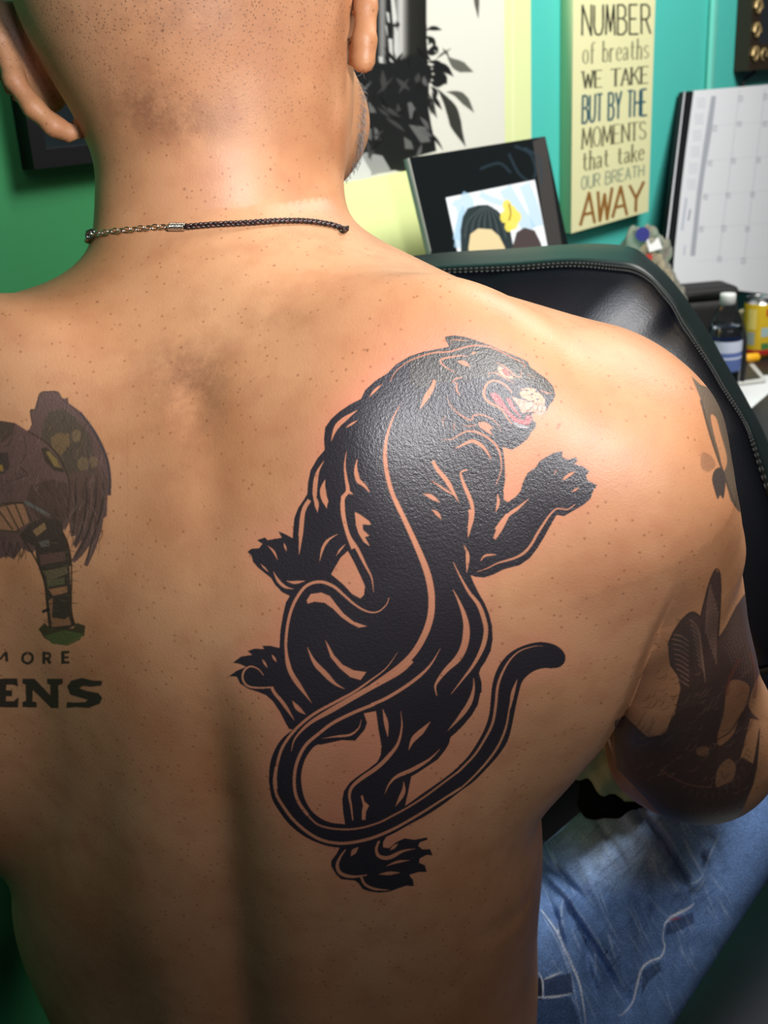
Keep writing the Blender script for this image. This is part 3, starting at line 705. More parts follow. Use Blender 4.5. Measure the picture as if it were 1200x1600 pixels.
soft_box('lid',cb+[0,0,.180],.126,.086,.022,blackp,case,.009,yaw=.15,taper=.08)
tube('carry_strap',sm([cb+np.array(o) for o in ((.066,-.03,.14),(.075,-.04,.11),(.078,-.045,.05),(.076,-.046,.01))],5),.006,blackp,case)
bb=onz(1158,560,DZ); bx_=soft_box('cardboard_box',onz(1160,548,DZ)*[1,1,0]+[0,0,DZ+.001],.035,.03,.09,beige,None,.002); tag(bx_,'narrow beige carton between the black case and the yellow can','box')
# water bottle
bp=onz(1128,622,DZ)
bottle=empty('water_bottle',bp,'clear plastic water bottle with white cap and blue label, right of the chair back','bottle')
clear=mat('clear_plastic',(235,240,245),.06,.5,trans=1.0,ior=1.2)
lathe('bottle_body',[(.001,.001),(.026,.001),(.031,.006),(.031,.02),(.029,.03),(.031,.04),(.031,.13),(.0315,.14),(.029,.155),(.022,.172),(.014,.182),(.0125,.187),(.0125,.196)],bp,clear,bottle)
lathe('water',[(.0005,.003),(.024,.003),(.0295,.008),(.0295,.02),(.0275,.03),(.0295,.04),(.0295,.13),(.029,.145),(.0005,.1455)],bp,mat('water_clear',(240,246,250),.02,.5,trans=1.0,ior=1.33),bottle)
lathe('cap',[(.0135,.186),(.0148,.187),(.0148,.203),(.0138,.2065),(.0005,.207)],bp,mat('white_cap',(215,215,212),.4),bottle)
lb=lathe('label',[(.0317,.06),(.0319,.061),(.0319,.118),(.0317,.119)],bp,None,bottle)
lm=mat('blue_label',(96,116,172),.35); lb.data.materials.append(lm)
wl=mat('white_label_print',(205,212,232),.35)
for z,h in ((.108,.022),(.086,.004)):
    lathe('label_band',[(.0321,z-h/2),(.0323,z),(.0321,z+h/2)],bp,wl,lb)
def curved_text(name,txt,c,r,z,size,m,parent,ang,sx=1.0):
    cu=bpy.data.curves.new(name,'FONT'); cu.body=txt; cu.size=size; cu.align_x='CENTER'; cu.extrude=0; cu.resolution_u=3
    t=bpy.data.objects.new(name,cu); COL.objects.link(t); dg=bpy.context.evaluated_depsgraph_get()
    me=bpy.data.meshes.new_from_object(t.evaluated_get(dg)); bpy.data.objects.remove(t)
    for v in me.vertices:
        a=ang+v.co.x*sx/r; y=v.co.y; v.co=Vector((c[0]+r*math.sin(a),c[1]-r*math.cos(a),c[2]+z+y))
    o=bpy.data.objects.new(name,me); COL.objects.link(o); me.materials.clear(); me.materials.append(m); o.parent=parent; o.matrix_parent_inverse=Matrix.Translation(-parent.location); return o
# yellow can
cp=onz(1182,556,DZ)
can=empty('drink_can',cp,'tall yellow drink can with red lower rim, at the right edge of the photo','can')
yel=mat('yellow_can_paint',(226,190,48),.3,.5,.2,vary=.08,vscale=60); alu=mat('aluminium',(190,190,190),.25,.5,1.0)
lathe('can_body',[(.001,.002),(.024,.0),(.026,.002),(.033,.010),(.0335,.014),(.0335,.118),(.033,.121)],cp,yel,can)
lathe('can_top',[(.033,.121),(.028,.129),(.0278,.132),(.0285,.1325),(.0265,.1315),(.026,.129),(.0005,.1285)],cp,alu,can)
lathe('red_rim',[(.0331,.0095),(.0338,.013),(.0338,.020),(.0336,.021)],cp,mat('red_can_paint',(168,44,36),.35),can)
va=math.atan2(-(cp[0]),cp[1]); ang0=-math.atan2(cp[0],cp[1])
def can_patch(name,a0,a1,z0,z1,m,r=.0338):
    V=[];Q=[];n=10
    for i in range(n+1):
        a=ang0+a0+(a1-a0)*i/n
        for z in (z0,z1): V.append((cp[0]+r*math.sin(a),cp[1]-r*math.cos(a),cp[2]+z))
    for i in range(n): Q.append((2*i,2*i+2,2*i+3,2*i+1))
    return mesh_obj(name,V,Q,m,can)
can_patch('printed_panel',-.75,-.2,.032,.060,mat('grey_can_print',(150,160,150),.4)); can_patch('printed_panel',-.75,-.15,.066,.110,mat('pale_yellow_print',(226,206,110),.4))
can_patch('printed_panel',.45,.9,.095,.112,mat('red_can_print',(190,70,36),.4)); can_patch('printed_panel',.25,.8,.022,.036,mat('green_can_print',(70,120,66),.4)); can_patch('printed_panel',.2,.7,.05,.07,mat('blue_can_print',(160,186,186),.4))
# plastic bag
gb=onz(1052,600,DZ); bagc=P(1024,410,2.10)
def bag_sdf(p):
    q=p-np.array([bagc[0],bagc[1],DZ+.15]); w=.004*np.sin(q[...,0]*90+q[...,2]*50)+.003*np.sin(q[...,1]*120-q[...,2]*140)+.003*np.sin(q[...,0]*210+2*np.sin(q[...,2]*90))
    t=np.clip((q[...,2]+.15)/.33,0,1); r=.052-.022*t
    k=np.sqrt((q[...,0]/1.15)**2+(q[...,1]/.7)**2)-r+w
    return np.maximum(k,np.abs(q[...,2])-.150+w)
bagz=float(bagc[2])
bag=empty('plastic_bag',(bagc[0],bagc[1],DZ),'crumpled clear plastic bag with blue seal and beige contents, between chair back and calendar','bag')
def small_sdf(name,fn,lo,hi,h,m,parent):
    V,Q=surface_nets(fn,lo,hi,h); V=settle(fn,V,2); Q=orient(fn,V,Q); return np_mesh(name,V,Q,m,parent)
H_=bagz+.062-DZ
def bag2(p):
    q=p-np.array([bagc[0],bagc[1],DZ]); x,y,z=q[...,0],q[...,1],q[...,2]; t=np.clip(z/H_,0,1)
    w=.0022*np.sin(x*170+z*60+2*np.sin(z*70))+.0022*np.sin(y*150-z*120+3*np.sin(x*60))+.0015*np.sin(x*310-z*230)
    xs=x+.022*t**2-.008*np.sin(z*40)
    k=np.sqrt((xs/1.25)**2+(y/.72)**2)-(.050-.016*t**3)+w
    top=z-H_+.8*(x+.01)*(x>-.01)+w*2
    return smax(k,np.maximum(top,.002-z),.012)
small_sdf('bag_film',bag2,[bagc[0]-.1,bagc[1]-.09,DZ-.01],[bagc[0]+.1,bagc[1]+.09,DZ+H_+.04],.005,mat('cloudy_plastic_film',(200,196,180),.18,.6,bump=.6,bscale=90,trans=.7,ior=1.08),bag)
small_sdf('beige_packet',lambda p:bag2(p)+.010+.02*(p[...,2]>DZ+H_-.045),[bagc[0]-.1,bagc[1]-.09,DZ-.01],[bagc[0]+.1,bagc[1]+.09,DZ+H_+.02],.006,mat('beige_packet',(196,180,140),.6,bump=.5,bscale=70,vary=.25,vscale=30),bag)
def facing_disc(name,c,r,m,parent,th=.002,n=24,sx=1):
    d=(C_POS-c); d/=np.linalg.norm(d); a=np.cross([0,0,1.0],d); a/=np.linalg.norm(a); b=np.cross(d,a); V=[];
    for k in (0,1):
        for i in range(n): V.append(c-d*th*k+a*r*sx*math.cos(2*PI*i/n)+b*r*math.sin(2*PI*i/n))
    F=[tuple(range(n)),tuple(range(2*n-1,n-1,-1))]+[(i,i+n,(i+1)%n+n,(i+1)%n) for i in range(n)]
    return mesh_obj(name,V,F,m,parent,False)
def onbag(u,v): return trace(u,v,bag2,1.5,3.0)-.003*ray(u,v)
facing_disc('blue_seal',onbag(1004,366),.013,mat('blue_seal',(44,48,130),.3),bag); facing_disc('red_seal',onbag(1014,402),.007,mat('red_seal',(190,60,50),.4),bag)
lc=onbag(1020,383); lp=[lc+x*C_RIGHT+y*C_UP for x,y in ((-.013,.012),(.010,.014),(.018,-.006),(-.006,-.013))]
slab_obj('paper_label',lp,C_FWD*.002,mat('white_paper_label',(214,214,214),.5),bag,0)
# tablet, paper, knife
def flat_on(name,px,z,th,m,parent=None,bev=.001):
    t=[onz(u,v,z+th) for u,v in px]; return slab_obj(name,t,np.array([0,0,-th+.0005]),m,parent,bev)
pap=flat_on('paper_sheet',[(1135,590),(1230,584),(1240,600),(1168,640)],DZ+.0005,.002,mat('white_paper',(225,226,226),.5)); tag(pap,'white sheet of paper on the desk under the grey tablet','paper')
tb=empty('tablet',onz(1160,580,DZ),'dark grey tablet with pale frame lying on the white paper','tablet')
flat_on('tablet_body',[(1110,563),(1172,560),(1198,592),(1148,598)],DZ+.0035,.008,mat('tablet_white_frame',(196,196,190),.4),tb,.002)
flat_on('screen',[(1113,565),(1164,562),(1189,590),(1149,596)],DZ+.0118,.0012,mat('tablet_screen',(56,56,50),.5),tb,0)
kn=empty('craft_knife',onz(1165,560,DZ),'craft knife with rounded yellow handle lying above the tablet','knife')
ka,kb,kc=[onz(u,v,DZ+.024) for u,v in ((1148,562),(1152,561),(1186,558))]; kd=onz(1134,563,DZ+.024)
tube('yellow_handle',[kb,kb+(kc-kb)*.05,kb+(kc-kb)*.93,kc],[.0075,.0095,.0095,.006],mat('yellow_plastic',(240,176,36),.35),kn,14)
tube('metal_collar',[kd,ka,kb],[.004,.0065,.007],alu,kn,12)
# black tray under the paper, right
tr=empty('desk_tray',onz(1190,650,DZ),'black desk tray beside the chair, right of the white paper','tray')
flat_on('tray_base',[(1150,655),(1215,600),(1330,640),(1280,760)],DZ+.001,.03,mat('black_tray',(22,22,22),.4),tr,.006)
# ---------------------------------------------------------------- the tattoos, drawn as pigment on the skin
cA=crop(640,510,3.75); cB=crop(480,540,3.75); cC=crop(350,780,3.75); cD=crop(350,980,3.75)
cE=crop(580,780,3.75); cG=crop(580,1000,3.75); cH=crop(400,1140,3.75)
BLK=(25,32,42)
def panther():
    c=Canvas(335,500,955,1410,2)
    body=(cA((205,60),(262,52),(330,62),(400,85),(470,110),(530,135),(590,165),(640,180),(690,205),(710,240),(750,275),(800,305),(840,350),(855,400),(842,435),(820,460),(808,490),(788,515),(760,522),
             (740,505),(715,515),(722,550),(742,565),(740,590),(712,622),(695,655),(665,682),(640,700),(600,724),(570,714),(545,706),(553,760),(558,820),(560,900),(550,960),(552,1015),(575,1030),
             (620,1000),(650,965),(665,910),(690,860),(740,825),(760,790),(800,765),(850,738),(898,730),(893,765),(930,780),(975,766),(985,788),(965,805),(1020,822),(1055,850),(1035,870),(1042,902),(1100,930),(1075,965),(1060,1010),(1020,1045),(960,1080),(905,1112),(862,1105))
         +cE((1055,145),(1015,220),(972,290),(930,345),(870,387),(780,410),(720,440),(660,460),(610,455),(583,445),(600,490),(630,550),(665,610),(690,670),(708,740),(712,820),(700,890),(670,950),(642,990),(632,1020),(646,1070),(648,1130))
         +cG((640,310),(625,380),(590,440),(540,500),(500,540),(465,570),(455,610),(430,650),(390,700),(330,740),(270,780),(235,800),(225,850),(215,900),(200,965))
         +cH((860,520),(765,625),(745,660),(745,690),(780,695),(820,660),(870,637),(930,645),(1002,631),(1005,645),(960,660),(950,680),(975,702),(1020,700),(1035,737),(1000,735),(960,755),(955,780),(990,795),(1001,835),(950,835),(900,850),(905,865),(920,880),(925,918),(880,915),(830,932),(780,950),(720,956),(660,947),(625,935),(600,900),(580,885),(500,877),(470,850),(440,800),(440,770),(470,730),(490,690),
             (525,600),(520,545),(510,480),(505,410),(515,360),(550,310),(600,270),(660,230),(710,190),(730,150),(735,100),(727,50))
         +cD((905,600),(897,540),(890,492),(820,505),(838,560),(825,600),(795,635),(768,665),(690,662),(640,673),(570,688),(520,690),(470,640),(400,600),(380,595),(360,560),(330,500),(290,440),(250,400),(200,380),(140,360),(95,330),(75,290),(28,288),(75,255),(130,232),(90,215),(52,208),(100,172),(165,162),(138,140),(180,125),(235,128),(222,108),(270,108),(325,122))
         +cC((330,770),(345,680),(362,605),(385,568),(340,545),(300,503),(275,462),(250,442),(200,402),(170,368),(160,330),(137,310),(160,290),(205,287),(225,262),(193,240),(240,224),(255,240),(300,232),(338,226),(318,187),(360,205),(402,228),(405,180),(412,110),(435,50),(470,0))
         +cB((0,870),(5,800),(20,730),(60,660),(102,612),(98,550),(105,480),(140,430),(190,385),(250,345),(315,312),(340,260),(400,205),(465,165),(520,110),(600,62))
         +cA((80,148),(150,135),(232,118),(215,90)))
    c.poly(body,BLK,.975)
    # faded greenish head
    c.poly(cA((205,60),(330,62),(470,110),(640,180),(710,240),(800,305),(855,400),(700,330),(560,300),(400,300),(200,330),(60,360),(0,330),(0,175),(232,118)),(47,49,44),.93)
    for (pl,col) in ((cC((725,303),(762,370),(800,450),(826,510),(820,560),(800,582),(750,555),(700,500),(655,462),(628,440),(650,400),(682,345)),None),):
        c.poly(pl,None)
    # tail: a band over the legs
    out=sm(cD((620,470),(540,520),(460,570),(390,610),(330,665),(290,735),(268,810),(263,900))+cH((78,320),(92,400),(130,470),(190,550),(262,612),(340,655),(430,685),(520,692),(600,682),(700,652),(800,612),(900,556),(1000,502),(1100,436))+cG((525,885),(600,830),(680,750),(750,670),(800,590),(825,500),(845,400),(865,310),(888,240),(940,190),(1000,167),(1060,166),(1105,158),(1133,130),(1137,90),(1110,50),(1060,22),(985,12),(900,30),(820,70),(762,130),(728,195),(708,270),(700,350),(690,440),(660,530),(610,620),(560,690),(490,760),(400,830),(300,900),(200,970),(100,1012))+cH((620,555),(560,558),(500,552),(440,545),(380,520),(322,470),(284,400),(267,320),(267,250),(290,170),(335,105))+cD((560,680),(640,600),(760,520)),4)
    c.poly(out,BLK,.975)
    k=1/3.75
    def W(f,pts,w,t=(.25,.25),al=.93): c.line(f(*pts),w*k,None,al,t)
    def leaf(f,pts,w): W(f,pts,w,(.05,.05))
    # head
    c.line(cB((487,212),(500,180),(530,140),(590,95),(660,65),(740,42),(830,36))+cA((270,138),(330,120),(400,111),(470,122),(540,150),(600,182),(655,208),(675,230),(668,246)),9*k,None,.75,(.4,.4))
    W(cA,[(248,105),(240,85),(265,78),(350,85)],7,al=.6)
    W(cA,[(350,178),(300,172),(240,180),(195,190),(180,203),(200,230),(240,255),(268,270)],10,al=.8)
    leaf(cA,[(360,162),(392,150)],14); leaf(cA,[(278,203),(320,215),(357,236)],24)
    W(cA,[(500,210),(540,225),(580,255),(620,290),(645,298),(655,280),(650,258)],9,al=.7)
    W(cA,[(465,300),(463,276),(500,272),(540,290),(580,315),(622,330)],8,al=.65)
    cr=(184,146,114)
    c.poly(cA((515,240),(530,230),(560,250),(590,283),(612,300),(590,308),(550,293),(520,268)),cr,.8)
    c.poly(cA((540,252),(556,247),(575,262),(592,285),(588,294),(562,288),(545,272)),(160,45,38),.95)
    c.line(cA((530,232),(565,252),(600,290)),5*k,BLK,1)
    W(cA,[(600,388),(565,348),(520,322),(480,320),(448,345),(436,385),(442,420),(475,450),(520,472),(548,495),(568,530),(600,572)],13,(.5,.4),.85)
    # mouth
    c.poly(cA((595,410),(640,425),(700,440),(750,452),(790,458),(805,480),(795,512),(760,522),(735,500),(690,500),(660,510),(640,470),(612,432)),(186,132,108),.9)
    c.poly(cA((640,385),(655,368),(695,358),(740,368),(768,398),(795,430),(790,455),(750,450),(700,436),(660,418)),(188,142,108),.9)
    for x,y in ((744,381),(716,398),(750,428)): c.poly([(640+(x+8*math.cos(a))/3.75,510+(y+8*math.sin(a))/3.75) for a in np.linspace(0,6.28,10)[:-1]],BLK)
    c.line(cA((640,388),(665,372),(700,378)),6*k,BLK); c.line(cA((620,415),(670,425),(700,440),(730,436)),6*k,BLK)
    c.line(cA((655,410),(700,400),(720,420)),4*k,BLK,.7)
    c.poly(cA((470,395),(500,386),(535,418),(565,468),(600,515),(640,545),(680,548),(682,522),(705,520),(716,550),(697,578),(650,572),(608,556),(578,520),(545,477),(500,442)),(158,62,66),.96)
    c.poly(cA((565,418),(590,424),(612,470),(645,520),(655,540),(628,520),(592,478)),(170,72,72),.96)
    c.line(cA((535,400),(560,430),(590,480),(640,530)),10*k,BLK)
    for t in [((680,445),(722,440),(724,465),(702,488),(680,495)),((735,456),(752,462),(748,494)),((758,462),(778,466),(768,508)),((782,466),(800,468),(790,512))]:
        c.poly(cA(*t),(196,160,128),.95); c.line(cA(*t),5*k,BLK,1,smooth=False)
    c.poly(cA((605,568),(640,590),(690,602),(700,590),(660,580),(620,562)),(140,135,138),.9)
    c.line(cA((735,505),(700,505),(690,515)),5*k,(90,50,50))
    W(cA,[(762,372),(800,388),(840,395)],8,al=.7); W(cA,[(680,285),(720,292),(740,300)],6,al=.35)
    # cheek, throat
    W(cA,[(246,335),(265,310),(312,297)],9,al=.7); W(cA,[(255,328),(276,335),(275,370),(296,405)],12,al=.7)
    W(cA,[(218,410),(245,470),(300,520),(360,548),(375,522),(420,518),(480,540),(520,580),(535,615)],10,al=.62)
    c.poly(cA((400,562),(440,558),(470,575),(492,600),(465,602),(492,642),(450,617),(412,592)),None,.85)
    W(cA,[(305,580),(350,583),(400,575)],8,al=.6)
    W(cB,[(745,200),(735,240),(700,300),(662,372)],30,(.5,.05))
    W(cA,[(190,665),(250,660),(300,630),(350,613),(420,630),(480,670),(520,720),(535,780),(535,850),(505,930)],12,al=.8)
    W(cA,[(268,715),(320,690),(365,672),(410,690),(450,730),(478,780)],20,(.2,.2),.9); W(cA,[(258,610),(262,560)],8,al=.5); W(cA,[(200,590),(195,550),(215,525)],7,al=.45)
    W(cA,[(135,788),(165,840),(215,900),(250,960),(288,1030)],26,(.7,.1)); W(cA,[(128,903),(190,945),(245,980),(280,1000)],11)
    leaf(cA,[(78,980),(120,995),(178,1032)],24); leaf(cA,[(128,1073),(160,1095),(187,1132)],20)
    W(cA,[(340,840),(300,858),(318,925),(350,1000),(368,1060),(370,1130),(348,1205)],22,(.3,.2))
    W(cE,[(580,60),(582,120),(568,222)],22,(1,.2))
    W(cA,[(515,985),(520,1030),(505,1088)],18,(.3,.1))
    W(cA,[(700,1008),(640,1060),(560,1120),(505,1190)],20,(.1,.8)); W(cE,[(800,90),(765,150),(722,232)],34,(.7,.5))
    W(cA,[(900,898),(935,870),(972,850)],18,(.6,.1)); W(cA,[(952,970),(992,944)],11); W(cA,[(845,868),(862,838)],9,al=.5)
    W(cE,[(1195,30),(1150,60),(1090,55),(1050,88),(1010,145),(972,205),(940,262),(900,310),(840,345),(740,375),(680,405),(620,425)],15,(.3,.2),.85)
    W(cE,[(642,360),(670,330),(735,325)],13,(.4,.1))
    # the long back line running into the tail
    W(cB,[(545,350),(510,410),(482,480),(462,560),(456,650),(466,740),(490,840),(530,940),(580,1040),(640,1180)],24,(.1,1))
    W(cE,[(140,0),(200,130),(260,260),(318,400),(345,500),(355,600),(345,700),(310,800),(250,900),(170,980),(60,1060),(0,1100)],38,(.6,.8))
    W(cD,[(1100,195),(1020,265),(862,352),(760,410),(640,480),(520,550),(450,610),(410,665),(395,725)],30,(1,.1))
    W(cD,[(1015,150),(950,240),(860,310),(760,380),(650,440),(540,500),(460,560),(400,620),(350,690),(322,760),(303,860),(305,950)],16,(.1,1))
    W(cH,[(118,220),(108,300),(120,380),(160,450),(220,530),(300,600),(380,645),(470,665),(560,662),(680,635),(800,585),(900,530),(1000,470),(1100,405),(1200,340)],17,(1,.6))
    W(cG,[(460,912),(525,868),(600,800),(690,700),(750,610),(790,510),(810,400),(828,300),(855,230)],13,(.6,.1),.9); W(cG,[(815,400),(830,310),(855,235)],20,(.2,.1))
    W(cE,[(405,875),(340,980),(240,1070),(100,1160),(0,1205)],18,(.1,1))
    W(cD,[(880,452),(760,500),(640,560),(560,620),(480,690),(432,780),(413,870),(416,960),(440,1030),(490,1100)],18,(1,1))
    W(cH,[(295,490),(350,548),(420,575),(520,585),(620,575),(720,545),(800,505),(900,450),(1000,385),(1100,310),(1200,235)],11,(1,1),.8)
    W(cG,[(500,782),(600,680),(660,590),(710,490),(730,380),(740,280),(765,200),(810,120),(870,65),(950,38),(1005,35)],15,(.7,.1),.88)
    # flank and legs
    W(cE,[(480,368),(520,450),(570,540),(630,620),(663,710),(672,780),(652,870),(600,970),(540,1050),(468,1142)],26,(.1,.1))
    W(cE,[(478,528),(510,590),(545,680),(558,760),(548,850),(510,930),(440,1000),(393,1060),(375,1100),(385,1152)],40,(.05,.1))
    leaf(cE,[(540,265),(562,310),(565,360),(560,432)],20)
    leaf(cG,[(600,222),(600,290),(575,370),(520,450),(448,532)],27)
    W(cD,[(1035,488),(1042,580),(1020,680),(970,750),(900,820),(800,890),(748,940),(735,990),(745,1050),(755,1132)],23,(.05,.3)); leaf(cD,[(930,480),(950,560),(960,645)],24)
    leaf(cG,[(347,478),(300,530),(245,585),(220,645)],32)
    W(cG,[(402,640),(340,700),(240,760),(150,800),(105,845),(80,900)],22,(.1,.1)); leaf(cG,[(190,828),(188,890),(142,975)],24)
    c.poly(cD((812,983),(822,1020),(850,1045),(832,1080),(828,1128),(808,1128),(808,1080),(815,1045),(802,990)),None)
    # left shoulder and foreleg
    leaf(cB,[(295,378),(220,430),(170,480),(140,560)],28); leaf(cB,[(295,437),(225,482)],11); leaf(cB,[(440,225),(400,260),(362,302)],14)
    leaf(cB,[(98,675),(60,745),(46,830),(46,900),(62,980)],26); leaf(cB,[(105,785),(92,840),(100,900),(116,955)],36)
    W(cB,[(230,620),(220,700),(228,780),(238,850),(212,890),(206,950),(215,1020),(240,1110),(270,1190)],22,(.1,1)); W(cB,[(228,850),(270,872)],14,(1,.1))
    W(cB,[(292,668),(285,730),(300,790),(335,820),(365,858)],26,(.15,.2))
    W(cC,[(696,-20),(703,100),(730,210),(780,290),(830,390),(865,460),(876,545)],19,(1,.1))
    c.poly(cC((766,75),(800,92),(850,128),(862,150),(812,148),(815,180),(852,215),(825,222),(855,275),(818,250),(788,200),(773,150)),None,.92)
    leaf(cC,[(668,203),(610,240),(578,290),(560,365)],16); leaf(cC,[(712,263),(680,298),(658,332)],10)
    W(cC,[(500,5),(465,70),(452,180),(446,260),(440,325)],26,(.9,.05)); leaf(cC,[(535,-20),(542,20),(548,75)],24); leaf(cC,[(580,-30),(592,5),(602,45)],34)
    leaf(cC,[(255,272),(290,305),(315,358)],12); leaf(cC,[(350,255),(367,305)],11); leaf(cC,[(288,422),(320,480),(360,515),(408,526)],18); leaf(cC,[(213,378),(262,428)],9); leaf(cC,[(365,478),(410,488),(478,478)],17)
    W(cC,[(400,1030),(365,900),(366,790),(385,680),(420,590),(480,510),(560,484),(640,510),(700,560),(770,620),(840,658),(900,660),(950,620),(967,575)],17,(.9,.2),.9)
    W(cC,[(363,880),(372,960),(400,1030),(450,1105),(515,1195)],27,(.5,.05),.9)
    c.poly(cC((485,592),(508,556),(570,547),(620,568),(660,620),(700,670),(760,718),(838,745),(790,752),(740,727),(690,692),(640,642),(590,607),(530,600),(490,612)),None,.95)
    leaf(cC,[(488,868),(530,955),(590,1020),(650,1080),(708,1112)],30)
    c.poly(cC((592,822),(615,860),(645,915),(695,970),(760,1003),(834,1013),(800,1060),(740,1042),(680,992),(625,925)),None,.95)
    W(cD,[(232,282),(200,245),(155,230),(118,255),(110,305),(140,345),(200,355),(290,352)],12,(.3,.6)); W(cD,[(280,355),(300,390),(350,450),(412,545)],20,(.8,.1))
    leaf(cD,[(222,185),(255,238)],12); leaf(cD,[(280,160),(308,205)],14); leaf(cD,[(400,430),(430,472),(478,512)],26)
    leaf(cD,[(805,535),(790,590),(740,630),(660,640),(575,652)],13)
    # hind foot
    W(cH,[(525,702),(492,750),(476,800),(500,845),(570,862),(650,852)],20,(.3,.3)); W(cH,[(615,860),(640,908),(700,935),(785,940)],15,(.9,.1))
    W(cH,[(722,652),(705,700),(722,742),(780,750),(860,712),(935,698)],22,(.5,.05)); leaf(cH,[(762,800),(830,775),(905,765)],14); leaf(cH,[(718,848),(780,842),(845,838)],20); leaf(cH,[(555,742),(578,710),(600,690)],28); leaf(cH,[(785,707),(832,668)],18)
    # solid black rims along the tail's edge lines
    c.blur(1)
    return c
def winged_creature():
    c=Canvas(-20,560,200,1130,2); f=crop(0,580,2.9636); k=1/2.9636
    DK=(50,46,42)
    c.poly(f((150,240),(140,180),(160,175),(180,105),(225,92),(268,95),(290,128),(315,122),(318,148),(370,185),(440,280),(490,380),(512,480),(512,572),(498,575),(495,670),(480,680),(470,740),(440,830),(405,905),(388,897),(410,835),(420,800),(380,855),(345,887),(330,877),(360,820),(380,780),(350,822),(338,800),(350,760),(328,768),(320,700),(300,742),(280,600),(200,330),(130,280)),(84,66,64),.93)
    c.poly(f((195,270),(225,190),(290,172),(350,215),(400,280),(430,360),(450,440),(440,500),(380,470),(310,480),(250,400),(190,330)),(58,56,46),.9)
    c.poly(f((235,310),(270,285),(320,290),(325,340),(280,390),(240,350)),(104,84,56),.8)
    for x,y,rx,ry in ((355,300,22,30),(385,430,26,34),(435,420,20,26)): c.poly([(  (x+rx*math.cos(a))*k,580+(y+ry*math.sin(a))*k) for a in np.linspace(0,6.28,14)[:-1]],(104,88,62),.8)
    c.poly(f((310,480),(450,440),(500,500),(490,600),(440,700),(330,700),(310,600)),(72,58,52),.8)
    for p in ([(450,480),(440,620),(410,740),(350,860)],[(480,500),(470,640),(430,770),(400,880)],[(400,490),(400,620),(375,740),(345,810)],[(350,500),(350,620),(335,750)]): c.line(f(*p),11*k,(46,42,40),.95,(.4,.6))
    c.line(f((370,190),(440,285),(490,390),(508,480),(508,575)),12*k,(52,50,56),.95)
    c.line(f((150,245),(142,182),(165,175),(185,105),(225,95),(268,98),(290,130),(370,190)),7*k,(60,48,48),.9)
    c.poly(f((-60,235),(10,232),(70,240),(140,285),(205,325),(270,390),(310,480),(322,560),(312,680),(290,750),(230,790),(180,800),(150,845),(100,820),(65,872),(30,855),(0,868),(-60,860)),(86,66,64),.93)
    c.poly(f((-60,232),(10,230),(70,240),(60,290),(10,330),(-60,320)),(50,48,42),.85)
    c.poly(f((-20,380),(35,375),(45,440),(20,480),(-20,470)),(38,40,40),.9); c.poly(f((-20,430),(12,435),(15,462),(-20,462)),(140,110,50),.9)
    for p in ([(110,290),(120,380),(90,440),(125,480),(30,510)],[(140,290),(200,320),(260,380),(310,480)],[(60,290),(40,340),(10,350)]): c.line(f(*p),9*k,DK,.8,(.5,.3))
    c.poly(f((190,360),(215,350),(260,395),(300,470),(250,460),(210,420)),(44,42,36),.95); c.poly(f((212,372),(230,372),(265,410),(285,450),(250,440)),(122,102,58),.9)
    c.poly(f((140,530),(240,500),(310,520),(320,600),(300,700),(180,690),(120,610)),(60,50,47),.85)
    c.poly(f((-60,625),(60,610),(110,612),(135,700),(60,745),(-60,735)),(150,108,78),.85)
    for p in ([(-10,640),(60,735)],[(30,625),(90,740)],[(70,615),(110,715)],[(105,605),(150,700)],[(-20,630),(100,610),(200,640),(240,670)],[(-20,735),(90,745)]): c.line(f(*p),8*k,(60,52,42),.95)
    c.line(f((115,605),(180,640),(230,670)),16*k,(100,106,100),.7)
    c.poly(f((92,755),(140,705),(200,680),(290,690),(290,745),(312,800),(330,900),(322,905),(328,1010),(328,1110),(348,1178),(300,1200),(228,1192),(215,1080),(205,985),(172,890),(160,810),(120,790)),DK,.95)
    c.poly(f((150,740),(205,700),(215,730),(170,765)),(140,110,76),.85); c.poly(f((180,790),(225,780),(230,810),(190,815)),(96,94,84),.8)
    c.poly(f((182,850),(300,835),(305,875),(190,900)),(92,66,62),.9); c.poly(f((200,925),(310,905),(315,935),(225,975)),(98,88,64),.9)
    c.poly(f((225,1010),(310,995),(312,1025),(245,1040)),(158,112,76),.9); c.poly(f((225,1060),(245,1050),(240,1140),(300,1150),(318,1135),(330,1175),(240,1185)),(148,104,72),.9); c.poly(f((215,965),(300,955),(300,985),(220,1000)),(92,90,62),.8)
    c.line(f((195,1115),(230,1100)),14*k,DK)
    c.poly(f((178,1195),(205,1165),(240,1195),(340,1190),(355,1165),(395,1178),(390,1225),(340,1240),(300,1265),(240,1258),(205,1235)),(52,54,36),.93)
    c.poly(f((205,1225),(300,1200),(385,1215),(370,1245),(310,1272),(240,1262)),(72,92,50),.85)
    rg=np.random.default_rng(8)
    def hatch(x0,x1,y0,y1,n,ang,l,cols,al=.5,w=(3,8)):
        for i in range(n):
            x=rg.uniform(x0,x1); y=rg.uniform(y0,y1); a=ang+rg.normal(0,.22); L2=l*rg.uniform(.5,1.3); m=rg.normal(0,4)
            c.line(f((x,y),(x+L2*.5*math.cos(a)+m,y+L2*.5*math.sin(a)),(x+L2*math.cos(a),y+L2*math.sin(a))),rg.uniform(*w)*k,cols[i%len(cols)],al,(.2,.2))
    hatch(210,420,200,400,60,1.9,50,[(40,40,34),(88,78,60),(52,44,44)]); hatch(380,490,260,560,50,1.65,70,[(48,44,44),(104,84,80),(60,50,50)])
    hatch(330,470,500,800,60,1.75,90,[(44,38,38),(112,90,82),(56,46,44)],.55); hatch(-20,190,260,590,90,1.9,40,[(64,48,50),(108,84,84),(50,40,42)],.5)
